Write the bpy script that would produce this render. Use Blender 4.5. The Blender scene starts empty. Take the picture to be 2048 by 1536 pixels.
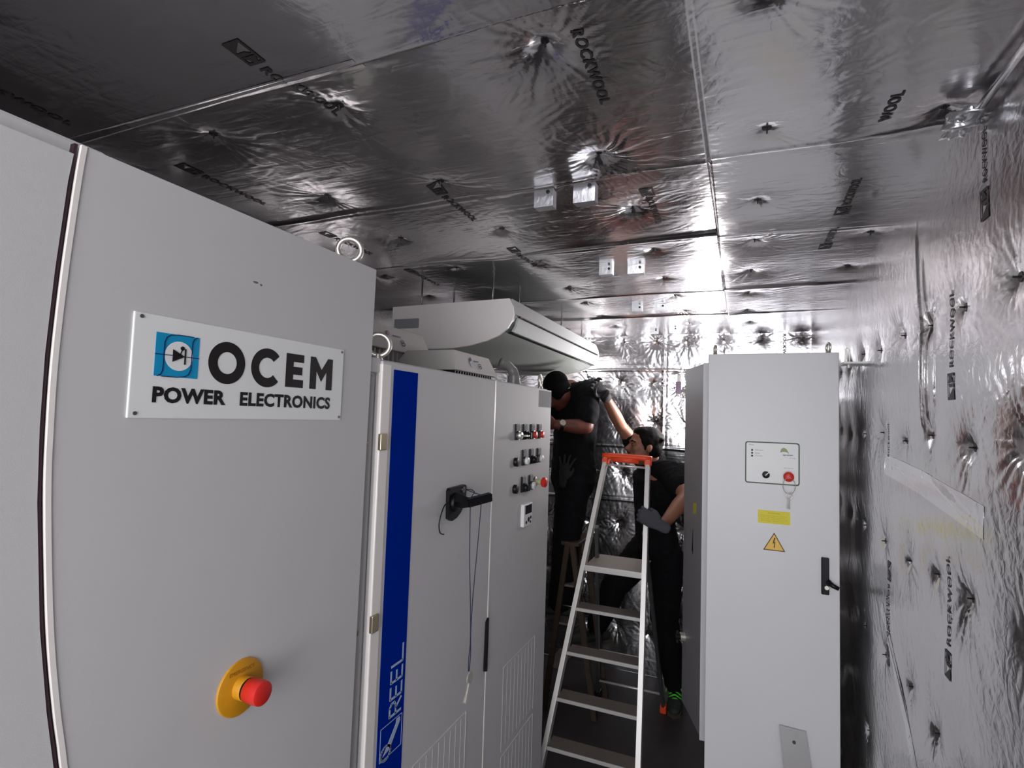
import bpy, bmesh, math, random
import numpy as np
from mathutils import Vector, Matrix

random.seed(7)
rng = np.random.RandomState(11)
SC = bpy.context.scene
COL = SC.collection
PI = math.pi

# ------------------------------------------------------------------ camera
YAW, PITCH, ROLL, FOC = 0.39955, 0.060677, 0.032638, 1088.6
cam_data = bpy.data.cameras.new('camera')
cam_data.sensor_width = 36.0
cam_data.lens = 36.0 * FOC / 2048.0
cam_data.clip_start = 0.02
cam = bpy.data.objects.new('camera', cam_data)
COL.objects.link(cam)
cam.matrix_world = (Matrix.Translation((0, 0, 1.68)) @ Matrix.Rotation(YAW, 4, 'Z')
                    @ Matrix.Rotation(PI / 2 + PITCH, 4, 'X') @ Matrix.Rotation(ROLL, 4, 'Z'))
SC.camera = cam

# ------------------------------------------------------------------ world, lights, exposure
w = bpy.data.worlds.new('world'); SC.world = w; w.use_nodes = True
bg = w.node_tree.nodes['Background']
bg.inputs['Color'].default_value = (0.86, 0.90, 1.0, 1)
bg.inputs['Strength'].default_value = 0.6

def area(name, loc, rot, sx, sy, power, col=(1, 1, 1), spread=180):
    l = bpy.data.lights.new(name, 'AREA'); l.shape = 'RECTANGLE'; l.size = sx; l.size_y = sy
    l.energy = power; l.color = col; l.spread = math.radians(spread)
    o = bpy.data.objects.new(name, l); o.location = loc; o.rotation_euler = rot; COL.objects.link(o)
    return o
# daylight through the open container end behind the camera
area('daylight_open_end', (-0.35, -1.55, 1.52), (PI / 2, 0, 0), 1.5, 1.46, 53, (0.95, 0.96, 1.0))
# work lamp standing hidden behind the right hand cabinet
wl = area('work_lamp_light', (-0.2, 3.5, 1.72), (0, 0, 0), 0.2, 0.24, 18, (1.0, 0.96, 0.97))
wl.rotation_euler = Vector((-0.8, -0.1, 0.62)).to_track_quat('-Z', 'Y').to_euler()
# small task light in the far corner behind the air conditioner
p2_ = bpy.data.lights.new('task_light', 'POINT'); p2_.energy = 3; p2_.shadow_soft_size = 0.05; p2_.color = (0.95, 0.96, 1.0)
po2_ = bpy.data.objects.new('task_light', p2_); po2_.location = (-1.02, 3.64, 2.02); COL.objects.link(po2_)

SC.view_settings.view_transform = 'Standard'
SC.view_settings.look = 'None'
SC.view_settings.gamma = 1
SC.view_settings.use_curve_mapping = False
SC.view_settings.exposure = 0.0
SC.cycles.max_bounces = 10
SC.cycles.sample_clamp_indirect = 6

# ------------------------------------------------------------------ materials
def srgb(r, g, b):
    f = lambda c: ((c / 255 + 0.055) / 1.055) ** 2.4 if c > 10 else c / 255 / 12.92
    return (f(r), f(g), f(b), 1)

MATS = {}
def mat(name, col, rough=0.5, metal=0.0, noise=0.0, scale=40, bump=0.0, spec=0.5, bscale=None, stretch=None):
    if name in MATS: return MATS[name]
    m = bpy.data.materials.new(name); m.use_nodes = True
    nt = m.node_tree; b = nt.nodes['Principled BSDF']
    b.inputs['Roughness'].default_value = rough
    b.inputs['Metallic'].default_value = metal
    b.inputs['Specular IOR Level'].default_value = spec
    tc = nt.nodes.new('ShaderNodeTexCoord'); mp = nt.nodes.new('ShaderNodeMapping')
    nt.links.new(tc.outputs['Object'], mp.inputs['Vector'])
    if stretch: mp.inputs['Scale'].default_value = stretch
    n = nt.nodes.new('ShaderNodeTexNoise'); n.inputs['Scale'].default_value = scale; n.inputs['Detail'].default_value = 3
    nt.links.new(mp.outputs['Vector'], n.inputs['Vector'])
    mx = nt.nodes.new('ShaderNodeMix'); mx.data_type = 'RGBA'
    c2 = tuple(max(0, c * (1 - noise)) for c in col[:3]) + (1,)
    mx.inputs[6].default_value = col; mx.inputs[7].default_value = c2
    nt.links.new(n.outputs['Fac'], mx.inputs[0])
    nt.links.new(mx.outputs[2], b.inputs['Base Color'])
    if bump:
        n2 = nt.nodes.new('ShaderNodeTexNoise'); n2.inputs['Scale'].default_value = bscale or scale * 3
        nt.links.new(mp.outputs['Vector'], n2.inputs['Vector'])
        bp = nt.nodes.new('ShaderNodeBump'); bp.inputs['Strength'].default_value = bump; bp.inputs['Distance'].default_value = 0.002
        nt.links.new(n2.outputs['Fac'], bp.inputs['Height']); nt.links.new(bp.outputs['Normal'], b.inputs['Normal'])
    MATS[name] = m
    return m

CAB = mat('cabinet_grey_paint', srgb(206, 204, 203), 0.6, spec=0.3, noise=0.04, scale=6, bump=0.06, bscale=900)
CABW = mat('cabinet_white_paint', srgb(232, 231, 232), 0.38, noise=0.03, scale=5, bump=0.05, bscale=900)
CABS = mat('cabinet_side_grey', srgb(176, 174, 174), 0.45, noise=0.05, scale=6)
WHITE = mat('white_plastic', srgb(240, 240, 238), 0.35, noise=0.02)
EDGE = mat('white_edge_trim', srgb(245, 238, 232), 0.35, noise=0.02)
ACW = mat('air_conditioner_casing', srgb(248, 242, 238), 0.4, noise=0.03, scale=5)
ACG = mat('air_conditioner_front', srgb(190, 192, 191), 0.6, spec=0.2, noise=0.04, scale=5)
ACB = mat('air_conditioner_shaded_underside', srgb(150, 154, 150), 0.45, noise=0.06, scale=5)  # shade under the unit put into the grey-green colour
BLACK = mat('black_plastic', srgb(17, 16, 19), 0.45, noise=0.3, spec=0.3)
INK = mat('black_print', srgb(18, 12, 14), 0.5)
DARKGAP = mat('dark_gap_fill', srgb(48, 22, 34), 0.7)
BLUE = mat('blue_banner_film', srgb(2, 42, 150), 0.8, spec=0.0, noise=0.08, scale=8)
CYAN = mat('cyan_logo_print', srgb(0, 150, 198), 0.45)
NAVY = mat('navy_line_print', srgb(10, 24, 90), 0.5)
LIGHTPR = mat('pale_blue_print', srgb(176, 192, 215), 0.45)
RED = mat('red_plastic', srgb(222, 44, 36), 0.38, noise=0.1)
YEL = mat('yellow_ochre_plastic', srgb(214, 150, 22), 0.5, noise=0.12, scale=60)
YELS = mat('yellow_sticker_film', srgb(240, 224, 40), 0.5, noise=0.05)
YELT = mat('warning_yellow_film', srgb(250, 205, 90), 0.5, noise=0.05)
BROWN = mat('dark_brown_print', srgb(84, 44, 20), 0.5)
OCHPR = mat('ochre_print', srgb(180, 160, 24), 0.5)
GREENF = mat('dark_green_print', srgb(64, 86, 60), 0.5)
GREENL = mat('pale_green_print', srgb(150, 170, 112), 0.5)
GREYPR = mat('grey_print', srgb(110, 110, 110), 0.5)
ZINC = mat('zinc_plated_steel', srgb(236, 232, 222), 0.34, 0.75, noise=0.15, scale=60)
STEEL = mat('dull_steel', srgb(150, 148, 145), 0.4, 1.0, noise=0.2, scale=50)
ALU = mat('brushed_aluminium', srgb(222, 219, 214), 0.38, 0.5, noise=0.08, scale=30, stretch=(8, 8, 1))
ALUD = mat('ribbed_aluminium_tread', srgb(150, 140, 130), 0.45, 0.6, noise=0.2, scale=40)
ORANGE = mat('orange_plastic', srgb(240, 78, 34), 0.42, noise=0.06)
BRASSY = mat('galvanised_latch', srgb(190, 176, 150), 0.35, 0.9, noise=0.2)
GREYPL = mat('grey_plate', srgb(150, 150, 153), 0.75, spec=0.15, noise=0.05)
FANG = mat('grey_fan_hood', srgb(182, 178, 174), 0.45, noise=0.05, scale=8)
VENT = mat('brown_grey_vent', srgb(98, 92, 86), 0.6, noise=0.2)
GREYST = mat('grey_stainless_strip', srgb(128, 126, 126), 0.42, 0.3, noise=0.06)
SKIN = mat('skin', srgb(144, 97, 74), 0.5, noise=0.12, scale=25)
SKIND = mat('skin_ruddy_shaded', srgb(112, 60, 48), 0.5, noise=0.15, scale=25)  # skin darkened, the unlit corner is put into the colour
HAIR = mat('dark_brown_hair', srgb(16, 12, 11), 0.8, spec=0.15, noise=0.6, scale=120, bump=0.5, bscale=260, stretch=(1, 1, 0.3))
SHIRT = mat('black_cotton', srgb(17, 16, 19), 0.9, noise=0.3, scale=18, bump=0.4, bscale=30, spec=0.2)
TROUS = mat('black_work_trousers', srgb(15, 15, 19), 0.9, noise=0.3, scale=14, bump=0.4, bscale=26, spec=0.2)
GLOVE = mat('dark_grey_work_glove', srgb(72, 71, 78), 0.8, noise=0.3, scale=60, bump=0.4)
GLOVB = mat('charcoal_work_glove', srgb(30, 28, 31), 0.8, noise=0.3, scale=60, bump=0.4)
LACE = mat('neon_green_lace', srgb(90, 210, 60), 0.6)
SHOE = mat('dark_grey_shoe', srgb(44, 50, 46), 0.75, noise=0.3)
SOLE = mat('shoe_sole', srgb(70, 62, 52), 0.8)
CORD = mat('blue_black_cord', srgb(34, 40, 66), 0.7)
SCREEN = mat('dark_display', srgb(40, 36, 44), 0.2)
WOODB = mat('worn_brown_metal', srgb(84, 68, 54), 0.5, 0.4, noise=0.4, scale=30)
FLOORM = mat('dark_floor_vinyl', srgb(58, 54, 55), 0.55, noise=0.45, scale=5, bump=0.3, bscale=60)
EYE = mat('eye_white_shaded', srgb(120, 104, 96), 0.5)  # greyed white, the shadow over the eyes is in the colour
PRINTM = mat('rockwool_print', srgb(58, 54, 54), 0.5, 0.3)

def foil_material():
    m = bpy.data.materials.new('crinkled_aluminium_foil'); m.use_nodes = True
    nt = m.node_tree; b = nt.nodes['Principled BSDF']; L = nt.links.new
    b.inputs['Metallic'].default_value = 1.0
    b.inputs['Base Color'].default_value = (0.66, 0.645, 0.655, 1)
    tc = nt.nodes.new('ShaderNodeTexCoord')
    n = nt.nodes.new('ShaderNodeTexNoise'); n.inputs['Scale'].default_value = 7; n.inputs['Detail'].default_value = 4
    L(tc.outputs['Object'], n.inputs['Vector'])
    mr = nt.nodes.new('ShaderNodeMapRange'); mr.inputs['To Min'].default_value = 0.15; mr.inputs['To Max'].default_value = 0.27
    L(n.outputs['Fac'], mr.inputs['Value']); L(mr.outputs['Result'], b.inputs['Roughness'])
    # fine reinforcement grid and micro crinkles
    mp = nt.nodes.new('ShaderNodeMapping'); mp.inputs['Scale'].default_value = (1, 1, 1)
    L(tc.outputs['Object'], mp.inputs['Vector'])
    n1 = nt.nodes.new('ShaderNodeTexNoise'); n1.inputs['Scale'].default_value = 38; n1.inputs['Detail'].default_value = 3; n1.inputs['Distortion'].default_value = 0.8
    L(mp.outputs['Vector'], n1.inputs['Vector'])
    n2 = nt.nodes.new('ShaderNodeTexNoise'); n2.inputs['Scale'].default_value = 14; n2.inputs['Detail'].default_value = 4; n2.inputs['Distortion'].default_value = 0.7
    L(mp.outputs['Vector'], n2.inputs['Vector'])
    # ridged
    s = nt.nodes.new('ShaderNodeMath'); s.operation = 'SUBTRACT'; s.inputs[1].default_value = 0.5; L(n2.outputs['Fac'], s.inputs[0])
    a = nt.nodes.new('ShaderNodeMath'); a.operation = 'ABSOLUTE'; L(s.outputs[0], a.inputs[0])
    ad = nt.nodes.new('ShaderNodeMath'); ad.operation = 'MULTIPLY_ADD'; ad.inputs[1].default_value = 0.16
    L(n1.outputs['Fac'], ad.inputs[0]); L(a.outputs[0], ad.inputs[2])
    mp3 = nt.nodes.new('ShaderNodeMapping'); mp3.inputs['Scale'].default_value = (5, 42, 42)
    L(tc.outputs['Object'], mp3.inputs['Vector'])
    n3 = nt.nodes.new('ShaderNodeTexNoise'); n3.inputs['Scale'].default_value = 1; n3.inputs['Detail'].default_value = 2; n3.inputs['Distortion'].default_value = 0.6
    L(mp3.outputs['Vector'], n3.inputs['Vector'])
    ad3 = nt.nodes.new('ShaderNodeMath'); ad3.operation = 'MULTIPLY_ADD'; ad3.inputs[1].default_value = 0.8
    L(n3.outputs['Fac'], ad3.inputs[0]); L(ad.outputs[0], ad3.inputs[2]); ad = ad3
    bp = nt.nodes.new('ShaderNodeBump'); bp.inputs['Strength'].default_value = 0.22; bp.inputs['Distance'].default_value = 0.006
    L(ad.outputs[0], bp.inputs['Height']); L(bp.outputs['Normal'], b.inputs['Normal'])
    return m
FOIL = foil_material()
FOILT = FOIL.copy(); FOILT.name = 'bright_foil_tape'
FOILT.node_tree.nodes['Principled BSDF'].inputs['Base Color'].default_value = (0.85, 0.84, 0.85, 1)
TAPE = mat('foil_tape', srgb(186, 184, 186), 0.55, 0.35, noise=0.08, scale=30, bump=0.2, bscale=40)
BRACK = mat('folded_foil_metal', srgb(225, 225, 228), 0.3, 0.9, noise=0.1, scale=60, bump=0.3, bscale=80)
PINM = mat('dark_insulation_pin', srgb(60, 56, 58), 0.45, 0.7)

# ------------------------------------------------------------------ helpers
def link(name, bm, m, parent=None, smooth=False, loc=None, recalc=True):
    me = bpy.data.meshes.new(name)
    if recalc: bmesh.ops.recalc_face_normals(bm, faces=bm.faces)
    bm.to_mesh(me); bm.free()
    if smooth:
        me.polygons.foreach_set('use_smooth', [True] * len(me.polygons))
    me.materials.append(m)
    o = bpy.data.objects.new(name, me); COL.objects.link(o)
    if loc is not None: o.location = loc
    if parent is not None:
        o.parent = parent
        # geometry is written in world space, so cancel the parent's transform
        o.matrix_parent_inverse = wmat(parent).inverted()
    return o

def wmat(o):
    m = Matrix.LocRotScale(o.location, o.rotation_euler, o.scale)
    if o.parent is not None:
        m = wmat(o.parent) @ o.matrix_parent_inverse @ m
    return m

def thing(name, label, cat, loc=(0, 0, 0), group=None):
    o = bpy.data.objects.new(name, None); o.empty_display_size = 0.05; COL.objects.link(o)
    o.location = loc; o['label'] = label; o['category'] = cat
    if group: o['group'] = group
    return o

def tag(o, label, cat, group=None):
    o['label'] = label; o['category'] = cat
    if group: o['group'] = group
    return o

def struct(o):
    o['kind'] = 'structure'; return o

def box(bm, a, b, bev=0.0, seg=2):
    lo = Vector([min(a[i], b[i]) for i in range(3)]); hi = Vector([max(a[i], b[i]) for i in range(3)])
    r = bmesh.ops.create_cube(bm, size=1.0)
    for v in r['verts']:
        v.co = Vector([lo[i] + (v.co[i] + 0.5) * (hi[i] - lo[i]) for i in range(3)])
    if bev:
        es = list({e for v in r['verts'] for e in v.link_edges})
        bmesh.ops.bevel(bm, geom=es, offset=bev, segments=seg, affect='EDGES', profile=0.5)
    return bm

def B(name, a, b, m, parent=None, bev=0.0, **k):
    bm = bmesh.new(); box(bm, a, b, bev); return link(name, bm, m, parent, **k)

def frame_of(d):
    d = d.normalized(); up = Vector((0, 0, 1)) if abs(d.z) < 0.95 else Vector((1, 0, 0))
    s = d.cross(up).normalized(); return s, s.cross(d).normalized()

def tube(bm, pts, r, n=10, cap=True, closed=False):
    pts = [Vector(p) for p in pts]; rs = r if isinstance(r, (list, tuple)) else [r] * len(pts)
    rings = []; N = len(pts); s_prev = None
    for i, p in enumerate(pts):
        if closed: d = pts[(i + 1) % N] - pts[i - 1]
        else: d = pts[min(i + 1, N - 1)] - pts[max(i - 1, 0)]
        d.normalize()
        if s_prev is None: s, u = frame_of(d)
        else:
            s = (s_prev - d * s_prev.dot(d)).normalized(); u = s.cross(d)
        s_prev = s
        rings.append([bm.verts.new(p + (s * math.cos(2 * PI * k / n) + u * math.sin(2 * PI * k / n)) * rs[i]) for k in range(n)])
    for i in range(N if closed else N - 1):
        A, Bq = rings[i], rings[(i + 1) % N]
        for k in range(n):
            bm.faces.new((A[k], A[(k + 1) % n], Bq[(k + 1) % n], Bq[k]))
    if cap and not closed:
        bm.faces.new(rings[0]); bm.faces.new(rings[-1])
    return bm

def T(name, pts, r, m, parent=None, n=10, **k):
    bm = bmesh.new(); tube(bm, pts, r, n); return link(name, bm, m, parent, smooth=k.pop('smooth', True), **k)

def ring_pts(c, R, ax_u, ax_v, n=28, a0=0, a1=2 * PI):
    c = Vector(c); u = Vector(ax_u); v = Vector(ax_v)
    return [c + (u * math.cos(a0 + (a1 - a0) * i / n) + v * math.sin(a0 + (a1 - a0) * i / n)) * R for i in range(n)]

def cyl(bm, p, q, r0, r1=None, n=28, bev=0.0):
    r1 = r0 if r1 is None else r1
    p = Vector(p); q = Vector(q); d = (q - p)
    pts = [p, q]; rs = [r0, r1]
    if bev:
        L = d.length; dn = d.normalized()
        pts = [p, q - dn * bev, q - dn * bev * 0.3, q]; rs = [r0, r1, r1 - bev * 0.45, r1 - bev]
    tube(bm, pts, rs, n); return bm

def CY(name, p, q, r0, m, parent=None, r1=None, bev=0.0, n=28, smooth=False):
    bm = bmesh.new(); cyl(bm, p, q, r0, r1, n, bev); o = link(name, bm, m, parent)
    shade_auto(o); return o

def shade_auto(o, deg=35):
    me = o.data
    me.polygons.foreach_set('use_smooth', [True] * len(me.polygons))
    bm = bmesh.new(); bm.from_mesh(me)
    for e in bm.edges:
        if len(e.link_faces) == 2 and e.calc_face_angle(0) > math.radians(deg): e.smooth = False
    bm.to_mesh(me); bm.free()

def beam(name, p, q, wx, wy, m, parent, bev=.002):
    """rectangular profile from p to q: wx across (x), wy along the view"""
    p = Vector(p); q = Vector(q); d = (q - p).normalized(); sx = Vector((1, 0, 0)); sx = (sx - d * sx.dot(d)).normalized(); sy = d.cross(sx)
    bm = bmesh.new(); c = [(-1, -1), (1, -1), (1, 1), (-1, 1)]
    lo = [bm.verts.new(p + sx * a * wx / 2 + sy * b * wy / 2) for a, b in c]; hi = [bm.verts.new(q + sx * a * wx / 2 + sy * b * wy / 2) for a, b in c]
    bm.faces.new(hi); bm.faces.new(lo[::-1])
    for i in range(4): bm.faces.new((lo[i], lo[(i + 1) % 4], hi[(i + 1) % 4], hi[i]))
    if bev: bmesh.ops.bevel(bm, geom=list(bm.edges), offset=bev, segments=2, affect='EDGES')
    return link(name, bm, m, parent)

class Plane:
    """a local drawing plane: origin, right, up; normal faces the viewer"""
    def __init__(s, o, r, u):
        s.o = Vector(o); s.r = Vector(r); s.u = Vector(u); s.n = s.r.cross(s.u)
    def __call__(s, a, b, n=0.0): return s.o + s.r * a + s.u * b + s.n * n

FX = Plane((-0.8, 0, 0), (0, 1, 0), (0, 0, 1))       # faces of the left hand cabinets, (a = y, b = z)
FR = Plane((0, 2.4, 0), (1, 0, 0), (0, 0, 1))        # front of the right hand cabinet, (a = x, b = z)

def extr(bm, pl, pts, n0, n1):
    """polygon pts (2D, ccw) between heights n0 and n1 over a plane"""
    lo = [bm.verts.new(pl(a, b, n0)) for a, b in pts]; hi = [bm.verts.new(pl(a, b, n1)) for a, b in pts]
    bm.faces.new(hi); bm.faces.new(lo[::-1]); k = len(pts)
    for i in range(k): bm.faces.new((lo[i], lo[(i + 1) % k], hi[(i + 1) % k], hi[i]))

def E2(name, pl, polys, n0, n1, m, parent=None):
    bm = bmesh.new()
    for p in polys: extr(bm, pl, p, n0, n1)
    return link(name, bm, m, parent)

def rrect(x0, y0, x1, y1, r, n=5):
    out = []
    for cx, cy, a in ((x1 - r, y1 - r, 0), (x0 + r, y1 - r, PI / 2), (x0 + r, y0 + r, PI), (x1 - r, y0 + r, 1.5 * PI)):
        for i in range(n + 1):
            t = a + PI / 2 * i / n; out.append((cx + r * math.cos(t), cy + r * math.sin(t)))
    return out

def circ(cx, cy, r, n=28, ry=None):
    ry = ry or r
    return [(cx + r * math.cos(2 * PI * i / n), cy + ry * math.sin(2 * PI * i / n)) for i in range(n)]

def stroke(pts, w, closed=False):
    """2D polyline -> list of quads"""
    out = []; n = len(pts)
    for i in range(n if closed else n - 1):
        a = Vector(pts[i]); b = Vector(pts[(i + 1) % n]); d = (b - a)
        if d.length < 1e-9: continue
        d.normalize(); s = Vector((-d.y, d.x)) * w / 2; e = d * w * 0.25
        out.append([tuple(a - s - e), tuple(b - s + e), tuple(b + s + e), tuple(a + s - e)])
    return out

def text_bm(s, pl, x0, y0, x1, y1, n1=0.0006, off=0.0, thick=True, spacing=1.0):
    """solid lettering fitted to the box x0..x1, y0..y1 of a plane"""
    cu = bpy.data.curves.new('lettering', 'FONT'); cu.body = s; cu.size = 1; cu.offset = off; cu.resolution_u = 3
    cu.space_character = spacing
    cu.extrude = 0.0
    ob = bpy.data.objects.new('lettering', cu); COL.objects.link(ob)
    dg = bpy.context.evaluated_depsgraph_get(); me = bpy.data.meshes.new_from_object(ob.evaluated_get(dg))
    bpy.data.objects.remove(ob)
    bm = bmesh.new(); bm.from_mesh(me); bpy.data.meshes.remove(me)
    bmesh.ops.remove_doubles(bm, verts=bm.verts, dist=1e-5)
    xs = [v.co.x for v in bm.verts]; ys = [v.co.y for v in bm.verts]
    ax, bx, ay, by = min(xs), max(xs), min(ys), max(ys)
    for v in bm.verts:
        a = x0 + (v.co.x - ax) / (bx - ax) * (x1 - x0); b = y0 + (v.co.y - ay) / (by - ay) * (y1 - y0)
        v.co = pl(a, b, n1)
    return bm

def TXT(name, s, pl, x0, y0, x1, y1, m, parent, n1=0.0006, off=0.0, spacing=1.0):
    return link(name, text_bm(s, pl, x0, y0, x1, y1, n1, off, spacing=spacing), m, parent, recalc=False)

# ------------------------------------------------------------------ foil surfaces
def vnoise(x, y, s, seed, aspect=1.0):
    r = np.random.RandomState(seed); g = r.rand(97, 97)
    X = np.asarray(x) / s + 31.7; Y = np.asarray(y) / (s * aspect) + 17.3
    xi = np.floor(X).astype(int); yi = np.floor(Y).astype(int); fx = X - xi; fy = Y - yi
    fx = fx * fx * (3 - 2 * fx); fy = fy * fy * (3 - 2 * fy)
    a = g[xi % 97, yi % 97]; b = g[(xi + 1) % 97, yi % 97]; c = g[xi % 97, (yi + 1) % 97]; d = g[(xi + 1) % 97, (yi + 1) % 97]
    return (a * (1 - fx) + b * fx) * (1 - fy) + (c * (1 - fx) + d * fx) * fy - 0.5

class Foil:
    """wrinkled foil sheet: grid over a (first axis) and b (second axis) of a plane"""
    def __init__(s, name, pl, a0, a1, b0, b1, step, pins, seed, crinkle=1.0, tilts=(), ridges_a=(), ridges_b=(), star=1.0, hole=None, fine=None, local=()):
        if fine:
            A = np.unique(np.round(np.concatenate([np.arange(a0, fine[0], 0.02), np.arange(fine[0], fine[1], step), np.arange(fine[1], a1, 0.02), [a1]]), 5))
        else: A = np.linspace(a0, a1, int((a1 - a0) / step) + 1)
        na = len(A); nb = int((b1 - b0) / step) + 1
        Bv = np.linspace(b0, b1, nb); X, Y = np.meshgrid(A, Bv, indexing='ij')
        r = np.random.RandomState(seed)
        h = 0.006 * vnoise(X, Y, 0.34, seed + 1) + 0.0022 * vnoise(X, Y, 0.12, seed + 2) * crinkle
        # soft long wrinkles running in drifting directions
        wx = X + 0.05 * vnoise(X, Y, 0.15, seed + 3); wy = Y + 0.05 * vnoise(X, Y, 0.17, seed + 4)
        h += 0.0013 * crinkle * (np.abs(vnoise(wx + 0.6 * wy, wy - 0.6 * wx, 0.022, seed + 5, 5.0)) * 2) * (0.25 + 1.5 * np.clip(vnoise(X, Y, 0.3, seed + 6), 0, 1))
        h += 0.0012 * crinkle * np.abs(vnoise(wx, wy, 0.028, seed + 8)) * (0.1 + 2.4 * np.clip(vnoise(X, Y, 0.22, seed + 9), 0, 1))
        for (pa, pb, amp, R) in pins:
            dx = X - pa; dy = Y - pb; rr = np.sqrt(dx * dx + dy * dy) + 1e-6; m = rr < R * 4.5
            q = rr[m]; th = np.arctan2(dy[m], dx[m]) + 0.25 * vnoise(dx[m], dy[m], 0.05, seed + 77)
            f = np.zeros_like(q)
            for k in range(7):
                kk = r.randint(6, 20); f += r.uniform(0.4, 1.0) * np.cos(kk * th + r.uniform(0, 6.28) + r.uniform(-6, 6) * q)
            g = np.zeros_like(q)
            for k in range(9):
                kk = r.randint(22, 52); g += r.uniform(0.4, 1.0) * np.cos(kk * th + r.uniform(0, 6.28) + r.uniform(-9, 9) * q) * np.clip(q * 6.28 / kk / 0.011 - 0.4, 0, 1)
            f2 = -np.abs(f) * 0.28 + 0.35 - np.abs(g) * 0.26
            lob = 0.65 + 0.35 * np.cos(th * r.randint(1, 3) + r.uniform(0, 6.28))
            e = np.exp(-(q / R) ** 1.3) * (1 - np.exp(-(q / 0.012) ** 2))
            h[m] += 0.0042 * amp * star * f2 * e * lob * np.minimum(1, q / 0.04 + 0.25)
            h[m] -= 0.013 * amp * np.exp(-(q / 0.026) ** 1.3) + 0.006 * amp * np.exp(-(q / 0.1) ** 1.6)
        for (a_lo, a_hi, b_lo, b_hi, ta, tb, off) in tilts:
            m = (X >= a_lo) & (X < a_hi) & (Y >= b_lo) & (Y < b_hi)
            h[m] += ta * (X[m] - (a_lo + a_hi) / 2) + tb * (Y[m] - (b_lo + b_hi) / 2) + off
        for (la, lb0, lb1, amp, wd) in local:
            c = la + 0.016 * vnoise(Y, Y * 0, 0.13, seed + 30)
            h += amp * np.exp(-((X - c) / wd) ** 2) * np.clip((Y - lb0) / .05, 0, 1) * np.clip((lb1 - Y) / .05, 0, 1)
        for (ra, amp) in ridges_a:
            c = ra + 0.012 * vnoise(Y, Y * 0, 0.3, seed + 20)
            h += amp * np.exp(-((X - c) / 0.007) ** 2) + amp * 0.6 * np.exp(-((X - c - 0.03) / 0.01) ** 2) * (vnoise(X, Y, 0.08, seed + 21) + 0.5)
        for (rb, amp) in ridges_b:
            c = rb + 0.012 * vnoise(X, X * 0, 0.3, seed + 22)
            h += amp * np.exp(-((Y - c) / 0.007) ** 2) + amp * 0.6 * np.exp(-((Y - c - 0.03) / 0.01) ** 2) * (vnoise(X, Y, 0.08, seed + 23) + 0.5)
        s.h, s.A, s.B, s.pl, s.step = h, A, Bv, pl, step
        O = np.array(pl.o); Rr = np.array(pl.r); U = np.array(pl.u); N = np.array(pl.n)
        co = (O + X[..., None] * Rr + Y[..., None] * U + h[..., None] * N).reshape(-1, 3)
        idx = np.arange(na * nb).reshape(na, nb)
        quads = np.stack([idx[:-1, :-1], idx[1:, :-1], idx[1:, 1:], idx[:-1, 1:]], -1)
        cx = (X[:-1, :-1] + X[1:, 1:]) / 2; cy = (Y[:-1, :-1] + Y[1:, 1:]) / 2
        if hole is not None:
            keep = ~((cx > hole[0]) & (cx < hole[1]) & (cy > hole[2]) & (cy < hole[3])); quads = quads[keep]
        quads = quads.reshape(-1, 4)
        me = bpy.data.meshes.new(name)
        me.vertices.add(len(co)); me.vertices.foreach_set('co', co.astype(np.float32).ravel())
        me.loops.add(len(quads) * 4); me.loops.foreach_set('vertex_index', quads.astype(np.int32).ravel())
        me.polygons.add(len(quads)); me.polygons.foreach_set('loop_start', np.arange(len(quads), dtype=np.int32) * 4)
        me.polygons.foreach_set('loop_total', np.full(len(quads), 4, dtype=np.int32))
        me.polygons.foreach_set('use_smooth', np.ones(len(quads), dtype=bool))
        me.update(calc_edges=True); me.materials.append(FOIL)
        s.ob = bpy.data.objects.new(name, me); COL.objects.link(s.ob); struct(s.ob)
    def at(s, a, b):
        ia = int(np.clip(np.searchsorted(s.A, a) - 1, 0, len(s.A) - 2)); fa = ia + (a - s.A[ia]) / (s.A[ia + 1] - s.A[ia]); fb = (b - s.B[0]) / (s.B[1] - s.B[0])
        i = int(min(max(fa, 0), len(s.A) - 1.001)); j = int(min(max(fb, 0), len(s.B) - 1.001)); u = fa - i; v = fb - j
        h = s.h
        return (h[i, j] * (1 - u) + h[i + 1, j] * u) * (1 - v) + (h[i, j + 1] * (1 - u) + h[i + 1, j + 1] * u) * v
    def drape(s, bm, lift=0.0012):
        """push plane geometry onto the crumpled surface"""
        bmesh.ops.triangulate(bm, faces=bm.faces)
        for _ in range(3):
            es = [e for e in bm.edges if e.calc_length() > 0.012]
            if not es: break
            bmesh.ops.subdivide_edges(bm, edges=es, cuts=1)
        P = s.pl
        for v in bm.verts:
            d = v.co - P.o; a = d.dot(P.r); b = d.dot(P.u); v.co = P(a, b, s.at(a, b) + lift + d.dot(P.n))
        return bm
    def pin(s, a, b, r=0.011):
        bm = bmesh.new(); p = s.pl
        h = s.at(a, b)
        cyl(bm, p(a, b, h - 0.004), p(a, b, h + 0.003), r, r * 0.85, 14)
        cyl(bm, p(a, b, h + 0.002), p(a + 0.002, b, h + 0.013), 0.0022, 0.0014, 8)
        return link('fixing_pin', bm, PINM, s.ob)
    def tape(s, pts, w):
        bm = bmesh.new()
        for qd in stroke(pts, w): bm.faces.new([bm.verts.new(s.pl(a, b, 0)) for a, b in qd])
        s.drape(bm, 0.0006); return link('foil_tape', bm, FOILT, s.ob, recalc=False)
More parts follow.
